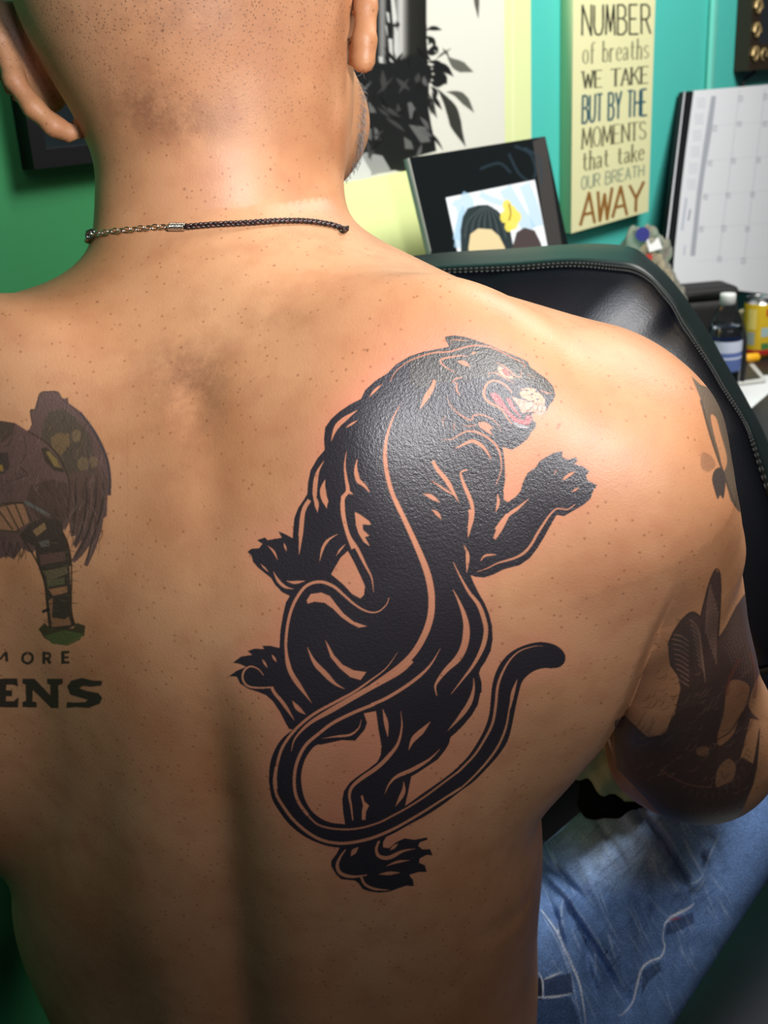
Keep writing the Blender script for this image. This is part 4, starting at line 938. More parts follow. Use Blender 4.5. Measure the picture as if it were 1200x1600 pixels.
    hatch(140,300,480,700,60,1.2,45,[(40,36,34),(84,70,66)],.55); hatch(-20,150,750,840,40,1.6,50,[(50,40,42),(100,78,78)],.55)
    hatch(180,320,760,1150,50,.15,50,[(30,28,24),(90,80,60)],.45)
    c.line(f((128,275),(205,325),(268,388),(312,480),(322,560),(312,680)),7*k,(36,33,30),.85)
    c.line(f((-20,620),(60,608),(112,612)),7*k,(46,40,36),.9)
    for x in (30,65,100): c.line(f((x-18,790),(x-8,830),(x,862),(x+8,830),(x+14,795)),6*k,(44,38,38),.8)
    c.line(f((95,757),(175,890),(207,985),(217,1080),(230,1190)),8*k,(34,32,28),.9); c.line(f((290,745),(314,800),(331,905),(330,1100),(348,1178)),8*k,(34,32,28),.9)
    # lettering
    INK=(46,44,38)
    def st(p,w): c.line(f(*p),w*k,INK,.96,smooth=False)
    st([(-40,1345),(-36,1305)],14); st([(-36,1305),(0,1335)],11); st([(0,1335),(28,1300)],11); st([(28,1300),(32,1345)],14)
    c.line(f((128,1304),(108,1315),(106,1340),(128,1353),(148,1340),(148,1315),(128,1304)),13*k,INK,.96)
    st([(203,1300),(203,1356)],16); st([(200,1304),(230,1308)],12); st([(230,1306),(232,1326)],12); st([(232,1328),(205,1330)],10); st([(218,1330),(233,1354)],16)
    st([(291,1298),(291,1354)],16); st([(284,1302),(322,1300)],12); st([(288,1326),(318,1325)],10); st([(284,1350),(322,1348)],12)
    def bl(*p): c.poly(f(*p),INK,.96)
    bl((-60,1425),(80,1422),(84,1462),(62,1452),(30,1452),(28,1478),(56,1478),(56,1505),(28,1505),(28,1528),(64,1528),(86,1508),(84,1558),(-60,1555))
    bl((104,1424),(160,1424),(232,1500),(232,1452),(218,1448),(218,1424),(290,1424),(290,1448),(270,1455),(272,1560),(236,1560),(152,1476),(150,1528),(170,1534),(170,1558),(104,1556),(104,1532),(120,1526),(118,1452),(104,1446))
    bl((310,1460),(330,1432),(380,1420),(430,1432),(474,1434),(470,1456),(420,1462),(385,1458),(368,1468),(400,1480),(455,1490),(474,1512),(462,1540),(410,1560),(350,1556),(306,1560),(310,1532),(350,1534),(395,1532),(405,1522),(370,1512),(325,1498))
    c.blur(3)
    return c
def arm_ink():
    def S_(p): return [tuple(x) for x in sm(p,4,True)]
    c=Canvas(960,580,1230,1330,2); f=crop(940,580,2.58)
    G=(74,74,64); T=(66,54,54); TD=(50,42,43)
    c.poly(f((362,20),(400,55),(440,70),(480,140),(520,230),(560,350),(580,460),(570,575),(548,562),(520,520),(500,450),(480,385),(450,300),(425,210),(402,120)),G,.85)
    c.poly(S_(f((440,178),(462,190),(482,260),(502,330),(505,372),(490,402),(474,330),(452,250))),None,.9)
    c.line(f((400,115),(425,210),(452,300),(482,385),(505,450),(540,545)),9/2.58,(56,54,48),.9)
    c.poly(S_(f((445,435),(455,400),(475,388),(490,398),(500,440),(492,512),(478,500),(468,516),(455,480))),(50,50,50),.93)
    c.poly(S_(f((405,330),(440,340),(460,380),(430,405),(400,385))),(120,100,84),.4)
    # main mass with feather tops
    c.poly(f((268,1105),(290,1050),(330,995),(365,972),(398,990),(405,950),(430,865),(458,802),(474,812),(480,880),(476,1000),(468,1078),(500,1030),(540,950),(592,875),(650,1000),(700,1300),(700,1420),(600,1400),(560,1560),(575,1560),(640,1600),(560,1790),(430,1860),(250,1800),(60,1600),(40,1420),(95,1385),(150,1460),(185,1475),(240,1465),(285,1430),(300,1350),(318,1280),(305,1225),(275,1185)),T,.9)
    g=crop(760,1080,2.727)
    c.poly(S_(g((600,120),(690,195),(760,175),(800,100),(900,60),(990,90),(985,230),(980,400),(1010,420),(1080,400),(1130,330),(1165,150),(1150,350),(1110,430),(1060,480),(960,495),(880,480),(820,540),(700,440),(600,330),(560,180))),TD,.9)
    c.poly(S_(g((1035,-40),(1115,-30),(1112,40),(1075,120),(1050,185),(995,232),(985,190),(1010,100))),None,.75)
    c.poly(S_(g((985,335),(1030,288),(1062,318),(1050,375),(1010,398),(978,405))),None,.6)
    c.poly(S_(g((1170,-80),(1240,-80),(1240,400),(1140,420),(1168,260),(1170,140),(1130,90),(1120,40))),None,.85)
    c.poly(S_(g((895,245),(940,235),(945,270),(905,275))),None,.35)
    for i in range(10):
        y=1060+i*20; c.line(f((280+i*3,y),(320,y+8),(352,y+30)),4/2.58,(168,128,106),.75)
        c.line(f((355+i*4,y-60),(385+i*3,y-30),(400+i*2,y+14)),4/2.58,(160,124,106),.6)
    for i in range(7):
        c.line(f((440+i*5,860+i*18),(425+i*6,960+i*20),(420+i*7,1060+i*20)),4/2.58,(156,120,104),.7)
    c.line(f((268,1105),(292,1050),(332,995),(368,972),(398,992)),8/2.58,(44,38,38),.9); c.line(f((272,1108),(280,1180),(318,1235)),8/2.58,(44,38,38),.9)
    c.line(f((398,995),(430,868),(458,802),(476,815),(480,900),(470,1080)),6/2.58,(44,38,38),.9)
    rg=np.random.default_rng(3)
    for i in range(150):
        x=rg.uniform(620,1100); y=rg.uniform(-80,430); a=rg.uniform(.2,1.2); l=rg.uniform(20,60)
        c.line(g((x,y),(x+l*.5,y-l*a*.3+8),(x+l,y-l*a)),rg.uniform(3,6)/2.7,(132,100,88) if i%2 else (30,27,30),.5,(.2,.2))
    c.line(g((740,335),(800,370),(870,400),(960,410)),7/2.7,(140,88,72),.5); c.line(g((1020,20),(1040,-60),(1080,-140)),14/2.7,(120,60,50),.6); c.line(g((1130,-160),(1150,-60),(1140,30)),16/2.7,(112,56,48),.6)
    c.line(g((985,205),(1040,170),(1090,90)),6/2.7,TD,.8); c.line(g((1000,340),(1012,372),(1035,350)),4/2.7,TD,.8)
    for i in range(26):      # feather barbs and shaded bands of the drawing
        y=1000+i*9; c.line(f((300+i*2.2,y-2),(330+i*1.5,y+9),(352+i*1.2,y+26)),3.2/2.58,(40,34,35),.55)
    for i in range(22):
        y=850+i*15; c.line(f((446-i*1.2,y),(462-i*.6,y+10),(474-i*.3,y+4)),3/2.58,(40,34,35),.5)
    for i in range(16):
        c.line(f((470+i*8,1080-i*4),(520+i*7,1150+i*4),(540+i*5,1260+i*6)),4/2.58,(44,36,38) if i%2 else (104,80,76),.45,(.2,.2))
    for i in range(30):
        a=i/30*2.6+.2; c.line(g((940+170*math.cos(a),200+230*math.sin(a)),(940+200*math.cos(a+.05),200+262*math.sin(a+.05))),5/2.7,(36,30,32) if i%2 else (110,86,78),.5,(.3,.3))
    c.blur(3)
    # only the skin of the arm carries this drawing
    return c
# ================================================================ black leather chair
CN=-FACE*math.cos(math.radians(8))+ZUP*math.sin(math.radians(8)); CO=P(850,430,.96)
leather=mat('black_leather',(15,18,27),.34,.6,bump=.10,bscale=700)
side_leather=mat('chair_side_vinyl',(12,24,22),.40,.4,bump=.08,bscale=700)
OUTP=[(180,470),(260,424),(400,410),(600,403),(700,394),(800,388),(900,381),(960,382),(992,388),(1013,403),(1041,428),(1066,458),(1087,488),(1109,522),(1130,560),(1151,596),(1172,634),(1200,690),(1262,850),(1282,1000),(1240,1080),(1000,1090),(600,1090),(240,1080),(160,980),(150,700)]
SEAMP=[(215,500),(285,452),(410,438),(600,427),(700,424),(800,420),(890,414),(960,419),(992,424),(1017,439),(1034,458),(1051,479),(1066,507),(1079,526),(1109,571),(1130,607),(1162,658),(1178,700),(1222,850),(1238,980),(1200,1045),(980,1058),(600,1058),(270,1045),(200,960),(190,700)]
OUTP=sm(OUTP,6,True); SEAMP=sm(SEAMP,6,True)
def cpl(u,v,off):
    r=ray(u,v); o=CO+CN*off; return C_POS+r*((o-C_POS)@CN)/(r@CN)
chair=empty('tattoo_chair',(.2,.85,.0),'black leather padded chair with stitched seams, in front of the seated man','chair')
seam=np.array([cpl(u,v,0) for u,v in SEAMP]); cen=np.array(cpl(700,720,0)); nR=len(seam)
rings=[];
for s in (.04,.15,.3,.45,.6,.72,.82,.9,.95,.98,1.0):
    ring=[]
    for p in seam:
        q=cen+(p-cen)*s; u,v,_=proj(q); h=.034*(1-s**3.2)-.003*math.exp(-((s-1)/.02)**2)
        h+=.004*math.exp(-((u-757)/7)**2)*math.exp(-((v-440)/30)**2)-.005*math.exp(-((u-768)/9)**2)*math.exp(-((v-445)/34)**2)-.004*math.exp(-((u-740)/12)**2)*math.exp(-((v-440)/34)**2)
        h-=.004*math.exp(-((u-1052-(v-500)*.1)/14)**2)*math.exp(-((v-505)/26)**2)
        ring.append(q+CN*h)
    rings.append(ring)
def dome(rings,mid,name,m,parent,back=None):
    V=[p for r in rings for p in r]; F=[]
    for i in range(len(rings)-1):
        for j in range(nR): F.append((i*nR+j,i*nR+(j+1)%nR,(i+1)*nR+(j+1)%nR,(i+1)*nR+j))
    if mid is not None:
        V.append(mid); k=len(V)-1; F+= [(k,(j+1)%nR,j) for j in range(nR)]
    if back is not None:
        V.append(back); k=len(V)-1; b=(len(rings)-1)*nR; F+= [(k,b+j,b+(j+1)%nR) for j in range(nR)]
    bm=bmesh.new(); vs=[bm.verts.new(tuple(map(float,p))) for p in V]
    for f_ in F: bm.faces.new([vs[i] for i in f_])
    return bm_obj(name,bm,m,parent,True)
backrest=dome(rings,cen+CN*.034,'backrest',leather,chair)
backrest.modifiers.new('sub','SUBSURF').render_levels=1; backrest.modifiers['sub'].levels=1
side=[list(seam-CN*.0005+(cen-seam)*.004)]
for t,off,b in ((.12,.001,0),(.35,-.012,.10),(.65,-.030,.08),(1.0,-.055,0),(1.0,-.075,-.1),(.6,-.088,-.3)):
    side.append([np.array(cpl(SEAMP[j][0]+(OUTP[j][0]-SEAMP[j][0])*t,SEAMP[j][1]+(OUTP[j][1]-SEAMP[j][1])*t,off)) for j in range(nR)])
dome(side,None,'side_panel',side_leather,chair,back=cen-CN*.092)
# stitches along the seam
V=[];Q=[]
for k_,(t0,dn) in enumerate(((.10,0),(-.06,0))):
    path=np.array([cpl(SEAMP[j][0]+(OUTP[j][0]-SEAMP[j][0])*t0,SEAMP[j][1]+(OUTP[j][1]-SEAMP[j][1])*t0,.0022 if t0>0 else .0055) for j in range(nR)]); path=sm(path,8,True)
    vis=[i for i in range(len(path)) if True]
    for i in range(0,len(path)-6,4):
        u,v,_=proj(path[i])
        if v>760: continue
        a,b=path[i],path[i+2]; v_,q_=tube_geo([a,(a+b)/2+CN*.0004,b],[.0004,.0007,.0004],5); o=len(V); V+=list(v_); Q+=[tuple(x+o for x in f_) for f_ in q_]
tag(mesh_obj('stitching',V,Q,mat('grey_thread',(84,88,88),.5),chair),'grey double row of stitches')
# seat and foot
seat_c=np.array([.29,.72,.44])
def rbox(name,c,dx,dy,dz,m,parent,bev,yaw=-YAW):
    return soft_box(name,np.array(c)-[0,0,dz/2],dx,dy,dz,m,parent,bev,yaw=yaw,seg=4)
rbox('seat',seat_c,1.0,.54,.10,leather,chair,.035)
lathe('post',[(.035,.05),(.035,.20),(.045,.2),(.045,.38)],[.15,.72,0],mat('chrome',(180,180,180),.15,.5,1.0),chair,24)
lathe('base',[(.001,.001),(.28,.001),(.285,.02),(.27,.04),(.06,.055),(.001,.055)],[.15,.72,0],mat('black_metal',(20,20,20),.35),chair,48)
# ================================================================ the seated man
person=empty('person',P(400,1700,.80),'shirtless man seen from behind, shaved head, large black panther tattoo, blue jeans','person')
INKC=[panther(),winged_creature(),arm_ink()]
def skin_material():
    m=bpy.data.materials.new('skin'); m.use_nodes=True; nt=m.node_tree; N=nt.nodes; Lk=nt.links; b=N['Principled BSDF']
    tc=N.new('ShaderNodeTexCoord')
    def noise(sc,det=4,ro=.5):
        n=N.new('ShaderNodeTexNoise'); n.inputs['Scale'].default_value=sc; n.inputs['Detail'].default_value=det; n.inputs['Roughness'].default_value=ro
        Lk.new(tc.outputs['Object'],n.inputs['Vector']); return n.outputs['Fac']
    def ramp(x,a,b_):
        r=N.new('ShaderNodeMapRange'); r.inputs['From Min'].default_value=a; r.inputs['From Max'].default_value=b_; Lk.new(x,r.inputs['Value']); return r.outputs['Result']
    def mul(a,b_):
        q=N.new('ShaderNodeMath'); q.operation='MULTIPLY'
        for i,x in enumerate((a,b_)):
            if isinstance(x,float): q.inputs[i].default_value=x
            else: Lk.new(x,q.inputs[i])
        return q.outputs[0]
    def mix(fac,A,B):
        x=N.new('ShaderNodeMix'); x.data_type='RGBA'
        for s_,val in (('Factor',fac),('A',A),('B',B)):
            if isinstance(val,(tuple,float)): x.inputs[s_].default_value=val
            else: Lk.new(val,x.inputs[s_])
        return x.outputs['Result']
    def C_(r,g,b_): return (*srgb(r,g,b_),1)
    base=mix(ramp(noise(9,5),.35,.65),C_(198,148,108),C_(178,124,85))
    base=mix(mul(ramp(noise(55,4),.45,.75),.35),base,C_(158,98,66))
    ma=N.new('ShaderNodeVertexColor'); ma.layer_name='marks'
    sp=N.new('ShaderNodeSeparateColor'); Lk.new(ma.outputs['Color'],sp.inputs[0])
    base=mix(mul(sp.outputs[0],.55),base,C_(204,126,102))         # skin flushed round the fresh tattoo
    base=mix(mul(mul(sp.outputs[2],ramp(noise(60,5,.7),.3,.6)),.75),base,C_(118,76,54))           # darker patches
    def spots(scale,lo,hi,density):
        v=N.new('ShaderNodeTexVoronoi'); v.inputs['Scale'].default_value=scale; Lk.new(tc.outputs['Object'],v.inputs['Vector'])
        d=ramp(v.outputs['Distance'],hi,lo)
        s=N.new('ShaderNodeSeparateColor'); Lk.new(v.outputs['Color'],s.inputs[0])
        k=ramp(s.outputs[0],density,density+.08)
        return mul(d,k),d
    f1,_=spots(190,.05,.20,.15); f2,_=spots(80,.03,.10,.62); f3,sd=spots(470,.10,.32,.05)
    base=mix(mul(f1,.55),base,C_(120,66,40)); base=mix(mul(f2,.55),base,C_(92,46,28))
    base=mix(mul(mul(f3,sp.outputs[1]),.8),base,C_(70,48,38)); base=mix(mul(sp.outputs[1],.22),base,C_(128,98,80))
    ik=N.new('ShaderNodeVertexColor'); ik.layer_name='ink'
    base2=mix(ik.outputs['Alpha'],base,ik.outputs['Color'])
    Lk.new(base2,b.inputs['Base Color'])
    r=N.new('ShaderNodeMapRange'); r.inputs['To Min'].default_value=.46; r.inputs['To Max'].default_value=.40; Lk.new(ik.outputs['Alpha'],r.inputs['Value']); 
    rr=N.new('ShaderNodeMath'); rr.operation='ADD'; Lk.new(r.outputs['Result'],rr.inputs[0]); Lk.new(mul(ramp(noise(30,3),.3,.7),.08),rr.inputs[1]); Lk.new(rr.outputs[0],b.inputs['Roughness'])
    b.inputs['Specular IOR Level'].default_value=.5
    Lk.new(mul(ik.outputs['Alpha'],.45),b.inputs['Coat Weight']); b.inputs['Coat Roughness'].default_value=.37
    h=N.new('ShaderNodeMath'); h.operation='ADD'; Lk.new(noise(650,3,.6),h.inputs[0]); Lk.new(mul(noise(1500,2),.5),h.inputs[1])
    bp_=N.new('ShaderNodeBump'); bp_.inputs['Distance'].default_value=.0008; 
    bs=N.new('ShaderNodeMapRange'); bs.inputs['To Min'].default_value=.20; bs.inputs['To Max'].default_value=.42; Lk.new(ik.outputs['Alpha'],bs.inputs['Value']); Lk.new(bs.outputs['Result'],bp_.inputs['Strength'])
    Lk.new(h.outputs[0],bp_.inputs['Height']); Lk.new(bp_.outputs['Normal'],b.inputs['Normal']); Lk.new(bp_.outputs['Normal'],b.inputs['Coat Normal'])
    return m
inkmask=[]
for c in INKC:
    a=c.a; inkmask.append(a)
def ink_dense(u,v,d):
    "true where a face (about 14 px wide) touches any pigment"
    sel=np.zeros(len(u),bool)
    for c,a in zip(INKC,inkmask):
        k=10*c.S; hh,ww=a.shape; pad=np.zeros(((hh//k+1)*k,(ww//k+1)*k),np.float32); pad[:hh,:ww]=a
        blk=pad.reshape(hh//k+1,k,ww//k+1,k).max((1,3))>.03
        g=np.pad(blk,1); dil=sum(g[1+i:g.shape[0]-1+i,1+j:g.shape[1]-1+j] for i in (-1,0,1) for j in (-1,0,1))>0
        x=((u-c.x0)*c.S/k).astype(int); y=((v-c.y0)*c.S/k).astype(int)
        ok=(x>=0)&(y>=0)&(x<dil.shape[1])&(y<dil.shape[0])
        sel[ok]|=dil[y[ok],x[ok]]
    return sel&(d<.82)&(u>-30)&(u<1225)
DENSE_CUTS=10
body,bco,bN=sdf_object('body',body_sdf,[-.62,.32,.60],[.62,1.20,1.56],.0042,skin_material(),person,ink_dense,DENSE_CUTS)
u,v,d=proj(bco); facing=((C_POS-bco)*bN).sum(1)/np.linalg.norm(C_POS-bco,axis=1)
rgb=np.zeros((len(bco),3)); al=np.zeros(len(bco)); fm_=np.clip((facing-.0)/.06,0,1)*(d<.82)
for i,c in enumerate(INKC):
    r_,a_=c.sample(u,v); a_=a_*fm_
    if i==2: a_=np.where(((d<.60)&(u<1010))|(d>.765),0,a_)
    else: a_=np.where(d>.70,0,a_)
    m_=a_>al; rgb[m_]=r_[m_]; al=np.maximum(al,a_)
set_attr(body.data,'ink',rgb,al)
def G(cx,cy,sx,sy,rot=0):
    c_,s_=math.cos(rot),math.sin(rot); x=(u-cx)*c_+(v-cy)*s_; y=-(u-cx)*s_+(v-cy)*c_
    return np.exp(-(x/sx)**2-(y/sy)**2)
# redness = the blurred tattoo; clipped hair = scalp and nape; patches = darker spots of the upper back
c=INKC[0]; k=16; a=c.a[:c.a.shape[0]//k*k,:c.a.shape[1]//k*k].reshape(c.a.shape[0]//k,k,c.a.shape[1]//k,k).mean((1,3)); a=np.pad(a,8)
for _ in range(14): a=(np.roll(a,1,0)+2*a+np.roll(a,-1,0))/4; a=(np.roll(a,1,1)+2*a+np.roll(a,-1,1))/4
x=np.clip((u-c.x0)*c.S/k+8,0,a.shape[1]-2.01); y=np.clip((v-c.y0)*c.S/k+8,0,a.shape[0]-2.01); i=x.astype(int);j=y.astype(int);fx=x-i;fy=y-j
red=(a[j,i]*(1-fx)*(1-fy)+a[j,i+1]*fx*(1-fy)+a[j+1,i]*(1-fx)*fy+a[j+1,i+1]*fx*fy)*fm_
red=np.clip(red*1.6+.35*G(600,620,120,160)*fm_+.3*G(365,290,110,60)*fm_+.5*G(560,1190,100,100)*fm_+.35*G(960,900,120,200)*fm_,0,1)
stub=np.clip((215-v+.15*(u-300))/70,0,1)*fm_*(v<330)*(u<540)
stub=np.clip(stub*(.55+.45*np.clip((120-v)/100,0,1))+.0,0,1)
dark=np.clip(.9*G(225,155,60,60)+.7*G(300,190,80,40)+.55*G(300,640,60,90)+.5*G(290,580,110,60)+.6*G(260,20,190,50)+.35*G(430,500,60,20),0,1)*fm_
dark=np.maximum(dark,.5*np.clip(1-np.abs(v-1290)/120,0,1)*np.exp(-((u-20)/120)**2)*0)
set_attr(body.data,'marks',np.column_stack([red,stub,dark]),np.ones(len(bco)))
# ---- beard hairs along the jaw
rg=np.random.default_rng(12); V=[];Q=[]
JW=sm([(569,118),(570,150),(569,195),(566,230),(560,262),(546,286)],10)
for k_ in range(420):
    e=JW[rg.integers(len(JW))]; uu=e[0]-abs(rg.normal(0,4.5))-1.0; vv=e[1]+rg.uniform(-6,6)
    p=trace(uu,vv)
    if p is None or proj(p)[2]>.82 : continue
    g=grad(body_sdf,p[None])[0]; g/=np.linalg.norm(g); dn=np.array([rg.normal(0,.5),rg.normal(0,.5),-.6]); dn-=g*(dn@g); dn/=np.linalg.norm(dn)
    L_=rg.uniform(.002,.0045); pts=[p-g*.0003,p+g*L_*.45+dn*L_*.35,p+g*L_*.6+dn*L_]
    v_,q_=tube_geo(pts,[.00013,.00011,.00005],3); o=len(V); V+=list(v_); Q+=[tuple(x_+o for x_ in f_) for f_ in q_]
if V: tag(mesh_obj('beard',V,Q,mat('grey_beard_hair',(120,118,116),.4),person),'short grey beard',kind='stuff')
# ---- jeans
jf=crop(760,1080,2.727)
FOLDS=[(jf((430,480),(520,620),(600,760),(660,900)),-.0022,5),(jf((520,440),(620,560),(720,690)),.0020,8),(jf((700,760),(720,880),(700,1000),(740,1120)),-.0024,6),(jf((250,860),(300,980),(330,1120),(380,1260)),-.0030,5),(jf((780,860),(860,840),(930,800)),.0020,6),(jf((420,1080),(430,1180),(470,1300)),-.0028,5),(jf((560,1160),(600,1260),(600,1380)),-.0030,6),(jf((880,560),(960,640),(1000,760)),-.0018,7),(jf((350,880),(440,1010),(520,1130),(610,1270)),.0050,5),(jf((330,900),(430,1050),(500,1190),(570,1300)),-.0045,6),
 (jf((640,510),(720,600),(790,720),(860,850)),-.0060,5),(jf((690,500),(770,600),(840,720),(885,820)),.0045,7),
 (jf((270,730),(330,800),(410,880)),-.0050,5),(jf((240,760),(310,830),(380,900)),.0035,5),
 (jf((380,680),(440,800),(500,930),(560,1060)),.0025,7),(jf((560,800),(600,950),(620,1100),(610,1250)),.0022,9),
 (jf((320,880),(320,980),(340,1050)),.0022,5),(jf((930,600),(900,700),(950,760)),-.003,7),(jf((480,380),(600,480),(700,600)),.003,12),
 (jf((480,1050),(470,1150),(500,1300)),.0025,6),(jf((700,640),(640,760),(600,870)),.0015,6),(jf((560,620),(500,700),(470,780)),.0015,6)]
KN=P(1340,1000,1.14); HP=P(850,1560,.90)
def jeans_sdf(p):
    u,v,dd=proj(p)
    d=ell(p,P(430,1790,.86),(.185,.13,.13),BAX)
    d=smin(d,ell(p,P(760,1600,.86),(.055,.07,.12),BAX),.04)
    d=smin(d,cone(p,HP,KN,.090,.052),.04)
    d=smin(d,cone(p,KN,KN+np.array([.05,-.02,-.52]),.052,.046),.03)
    LK=P(170,1300,1.14); d=smin(d,cone(p,P(300,1700,.96),LK,.095,.075),.05); d=smin(d,cone(p,LK,LK+np.array([-.02,-.0,-.50]),.075,.052),.03)
    d=smin(d,cone(p,P(30,1665,.835),P(140,1650,.83),.022,.022),.02)
    for pts,am,sg in FOLDS:
        d=d-1.5*am*px_ridge(u,v,pts,sg)*(u>700)*(dd<1.2)
    d=d-.0012*np.sin(v*.11+u*.05+3*np.sin(u*.02))*np.exp(-((u-980)/120)**2-((v-1380)/90)**2)
    return d
jc=canvas_bg(-20,1000,1240,1640,2,(100,130,178)); 
rg=np.random.default_rng(5)
def jp(pts,col,al=1): jc.poly(jf(*pts),col,al)
def jl(pts,w,col,al=1,t=(.3,.3)): jc.line(jf(*pts),w/2.727,col,al,t)
for r_ in range(26):      # worn pale centre of the thigh, many soft layers
    k_=1-r_/26; cx,cy=560,560; jc.poly([jf((cx+x_*k_,cy+y_*k_))[0] for x_,y_ in [(260*math.cos(t)+60*math.sin(t),330*math.sin(t)-60*math.cos(t)) for t in np.linspace(0,6.28,24)[:-1]]],(172,198,234),.055)
for r_ in range(16):
    k_=1-r_/16; jc.poly([jf((400+150*k_*math.cos(t)+40*math.sin(t),620+260*k_*math.sin(t)))[0] for t in np.linspace(0,6.28,20)[:-1]],(172,198,234),.05)
for i_ in range(420):
    x=rg.uniform(220,1000); y=rg.uniform(350,1300); l=rg.uniform(50,160); a=rg.uniform(-1.1,-.6) if i_%3 else rg.uniform(.9,1.3)
    jl([(x,y),(x+l*.5*math.cos(a),y+l*.5*math.sin(a)+rg.uniform(-6,6)),(x+l*math.cos(a),y+l*math.sin(a))],rg.uniform(3,9),[(190,210,236),(48,66,110),(104,130,172)][i_%3],.3)
for (pts) in ([(480,620),(560,600),(640,640)],[(470,700),(560,690),(700,640)],[(500,760),(600,740),(720,690)],[(400,560),(470,520),(600,560)],[(520,840),(620,820),(700,760)]): jl(pts,7,(150,172,208),.35)
W_=(226,232,242)
jl([(232,930),(290,1010),(340,1110),(365,1170),(400,1260),(425,1420)],9,W_,.9); jl([(240,960),(300,1060),(350,1180),(385,1320),(405,1420)],12,(150,170,204),.7)
jl([(350,890),(440,1020),(530,1160),(605,1290)],9,(156,176,208),.8); jl([(380,680),(450,830),(510,960),(560,1060)],7,(140,162,200),.6); jl([(440,1050),(465,1130),(460,1250)],8,(160,178,210),.7)
jl([(325,880),(320,960),(330,1020)],6,(170,186,214),.7)
jl([(885,905),(860,925),(820,945),(785,965),(765,985),(757,1005)],11,W_,.95); jl([(757,1005),(752,1060),(760,1085),(745,1130),(700,1150),(672,1170),(655,1200),(640,1260),(620,1330),(580,1375),(560,1380)],9,W_,.85)
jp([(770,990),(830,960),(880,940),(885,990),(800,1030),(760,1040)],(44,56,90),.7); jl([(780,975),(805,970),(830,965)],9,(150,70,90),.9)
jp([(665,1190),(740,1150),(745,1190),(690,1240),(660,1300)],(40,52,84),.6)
jl([(1000,590),(965,670),(935,740),(925,780)],8,(150,170,204),.8); jl([(925,780),(900,810),(868,820)],9,(160,178,208),.8); jl([(868,840),(900,845),(930,800)],8,(160,178,208),.6)
jl([(880,860),(880,910)],6,(150,168,200),.6)
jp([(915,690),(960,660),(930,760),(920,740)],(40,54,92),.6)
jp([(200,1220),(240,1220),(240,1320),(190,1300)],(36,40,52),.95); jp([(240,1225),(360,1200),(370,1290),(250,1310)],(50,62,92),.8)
jl([(245,1228),(300,1205),(325,1196)],9,W_,.8); jl([(200,1305),(290,1302),(365,1288)],9,W_,.9); jl([(222,1195),(240,1240),(240,1310)],7,W_,.8); jl([(150,1420),(200,1340),(210,1300)],6,(120,140,180),.7)
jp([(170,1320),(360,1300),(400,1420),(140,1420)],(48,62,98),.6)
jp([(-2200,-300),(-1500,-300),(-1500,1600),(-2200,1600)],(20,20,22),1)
for i_ in range(60):
    x=rg.uniform(-2030,-1720); y=rg.uniform(1300,1430); jl([(x,y),(x+rg.uniform(-12,12),y+rg.uniform(6,20))],6,(170,172,176),.9)
jc.blur(2)
def denim_material():
    m=mat('denim',(80,105,150),.85,.15,attr='pigment'); nt=m.node_tree; N=nt.nodes; Lk=nt.links; b=N['Principled BSDF']; a=[n for n in N if n.type=='VERTEX_COLOR'][0]
    tc=[n for n in N if n.type=='TEX_COORD'][0]
    n=N.new('ShaderNodeTexNoise'); n.inputs['Scale'].default_value=900; n.inputs['Detail'].default_value=3; Lk.new(tc.outputs['Object'],n.inputs['Vector'])
    n2=N.new('ShaderNodeTexNoise'); n2.inputs['Scale'].default_value=90; n2.inputs['Detail'].default_value=5; Lk.new(tc.outputs['Object'],n2.inputs['Vector'])
    r=N.new('ShaderNodeMapRange'); r.inputs['From Min'].default_value=.3; r.inputs['From Max'].default_value=.7; r.inputs['To Min'].default_value=.62; r.inputs['To Max'].default_value=1.38; Lk.new(n.outputs['Fac'],r.inputs['Value'])
    r2=N.new('ShaderNodeMapRange'); r2.inputs['From Min'].default_value=.3; r2.inputs['From Max'].default_value=.7; r2.inputs['To Min'].default_value=.86; r2.inputs['To Max'].default_value=1.14; Lk.new(n2.outputs['Fac'],r2.inputs['Value'])
    q=N.new('ShaderNodeMath'); q.operation='MULTIPLY'; Lk.new(r.outputs[0],q.inputs[0]); Lk.new(r2.outputs[0],q.inputs[1])
    vm=N.new('ShaderNodeVectorMath'); vm.operation='SCALE'; Lk.new(a.outputs['Color'],vm.inputs[0]); Lk.new(q.outputs[0],vm.inputs['Scale']); Lk.new(vm.outputs[0],b.inputs['Base Color'])
    bp_=N.new('ShaderNodeBump'); bp_.inputs['Strength'].default_value=.6; bp_.inputs['Distance'].default_value=.001; Lk.new(n.outputs['Fac'],bp_.inputs['Height']); Lk.new(bp_.outputs['Normal'],b.inputs['Normal'])
    return m
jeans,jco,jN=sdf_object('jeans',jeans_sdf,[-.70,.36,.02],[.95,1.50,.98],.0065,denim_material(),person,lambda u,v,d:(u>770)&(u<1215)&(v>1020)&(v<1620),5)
u,v,d=proj(jco); r_,a_=jc.sample(np.clip(u,jc.x0+2,jc.x0+1255),np.clip(v,jc.y0+2,jc.y0+635)); set_attr(jeans.data,'pigment',r_,np.ones(len(r_)))
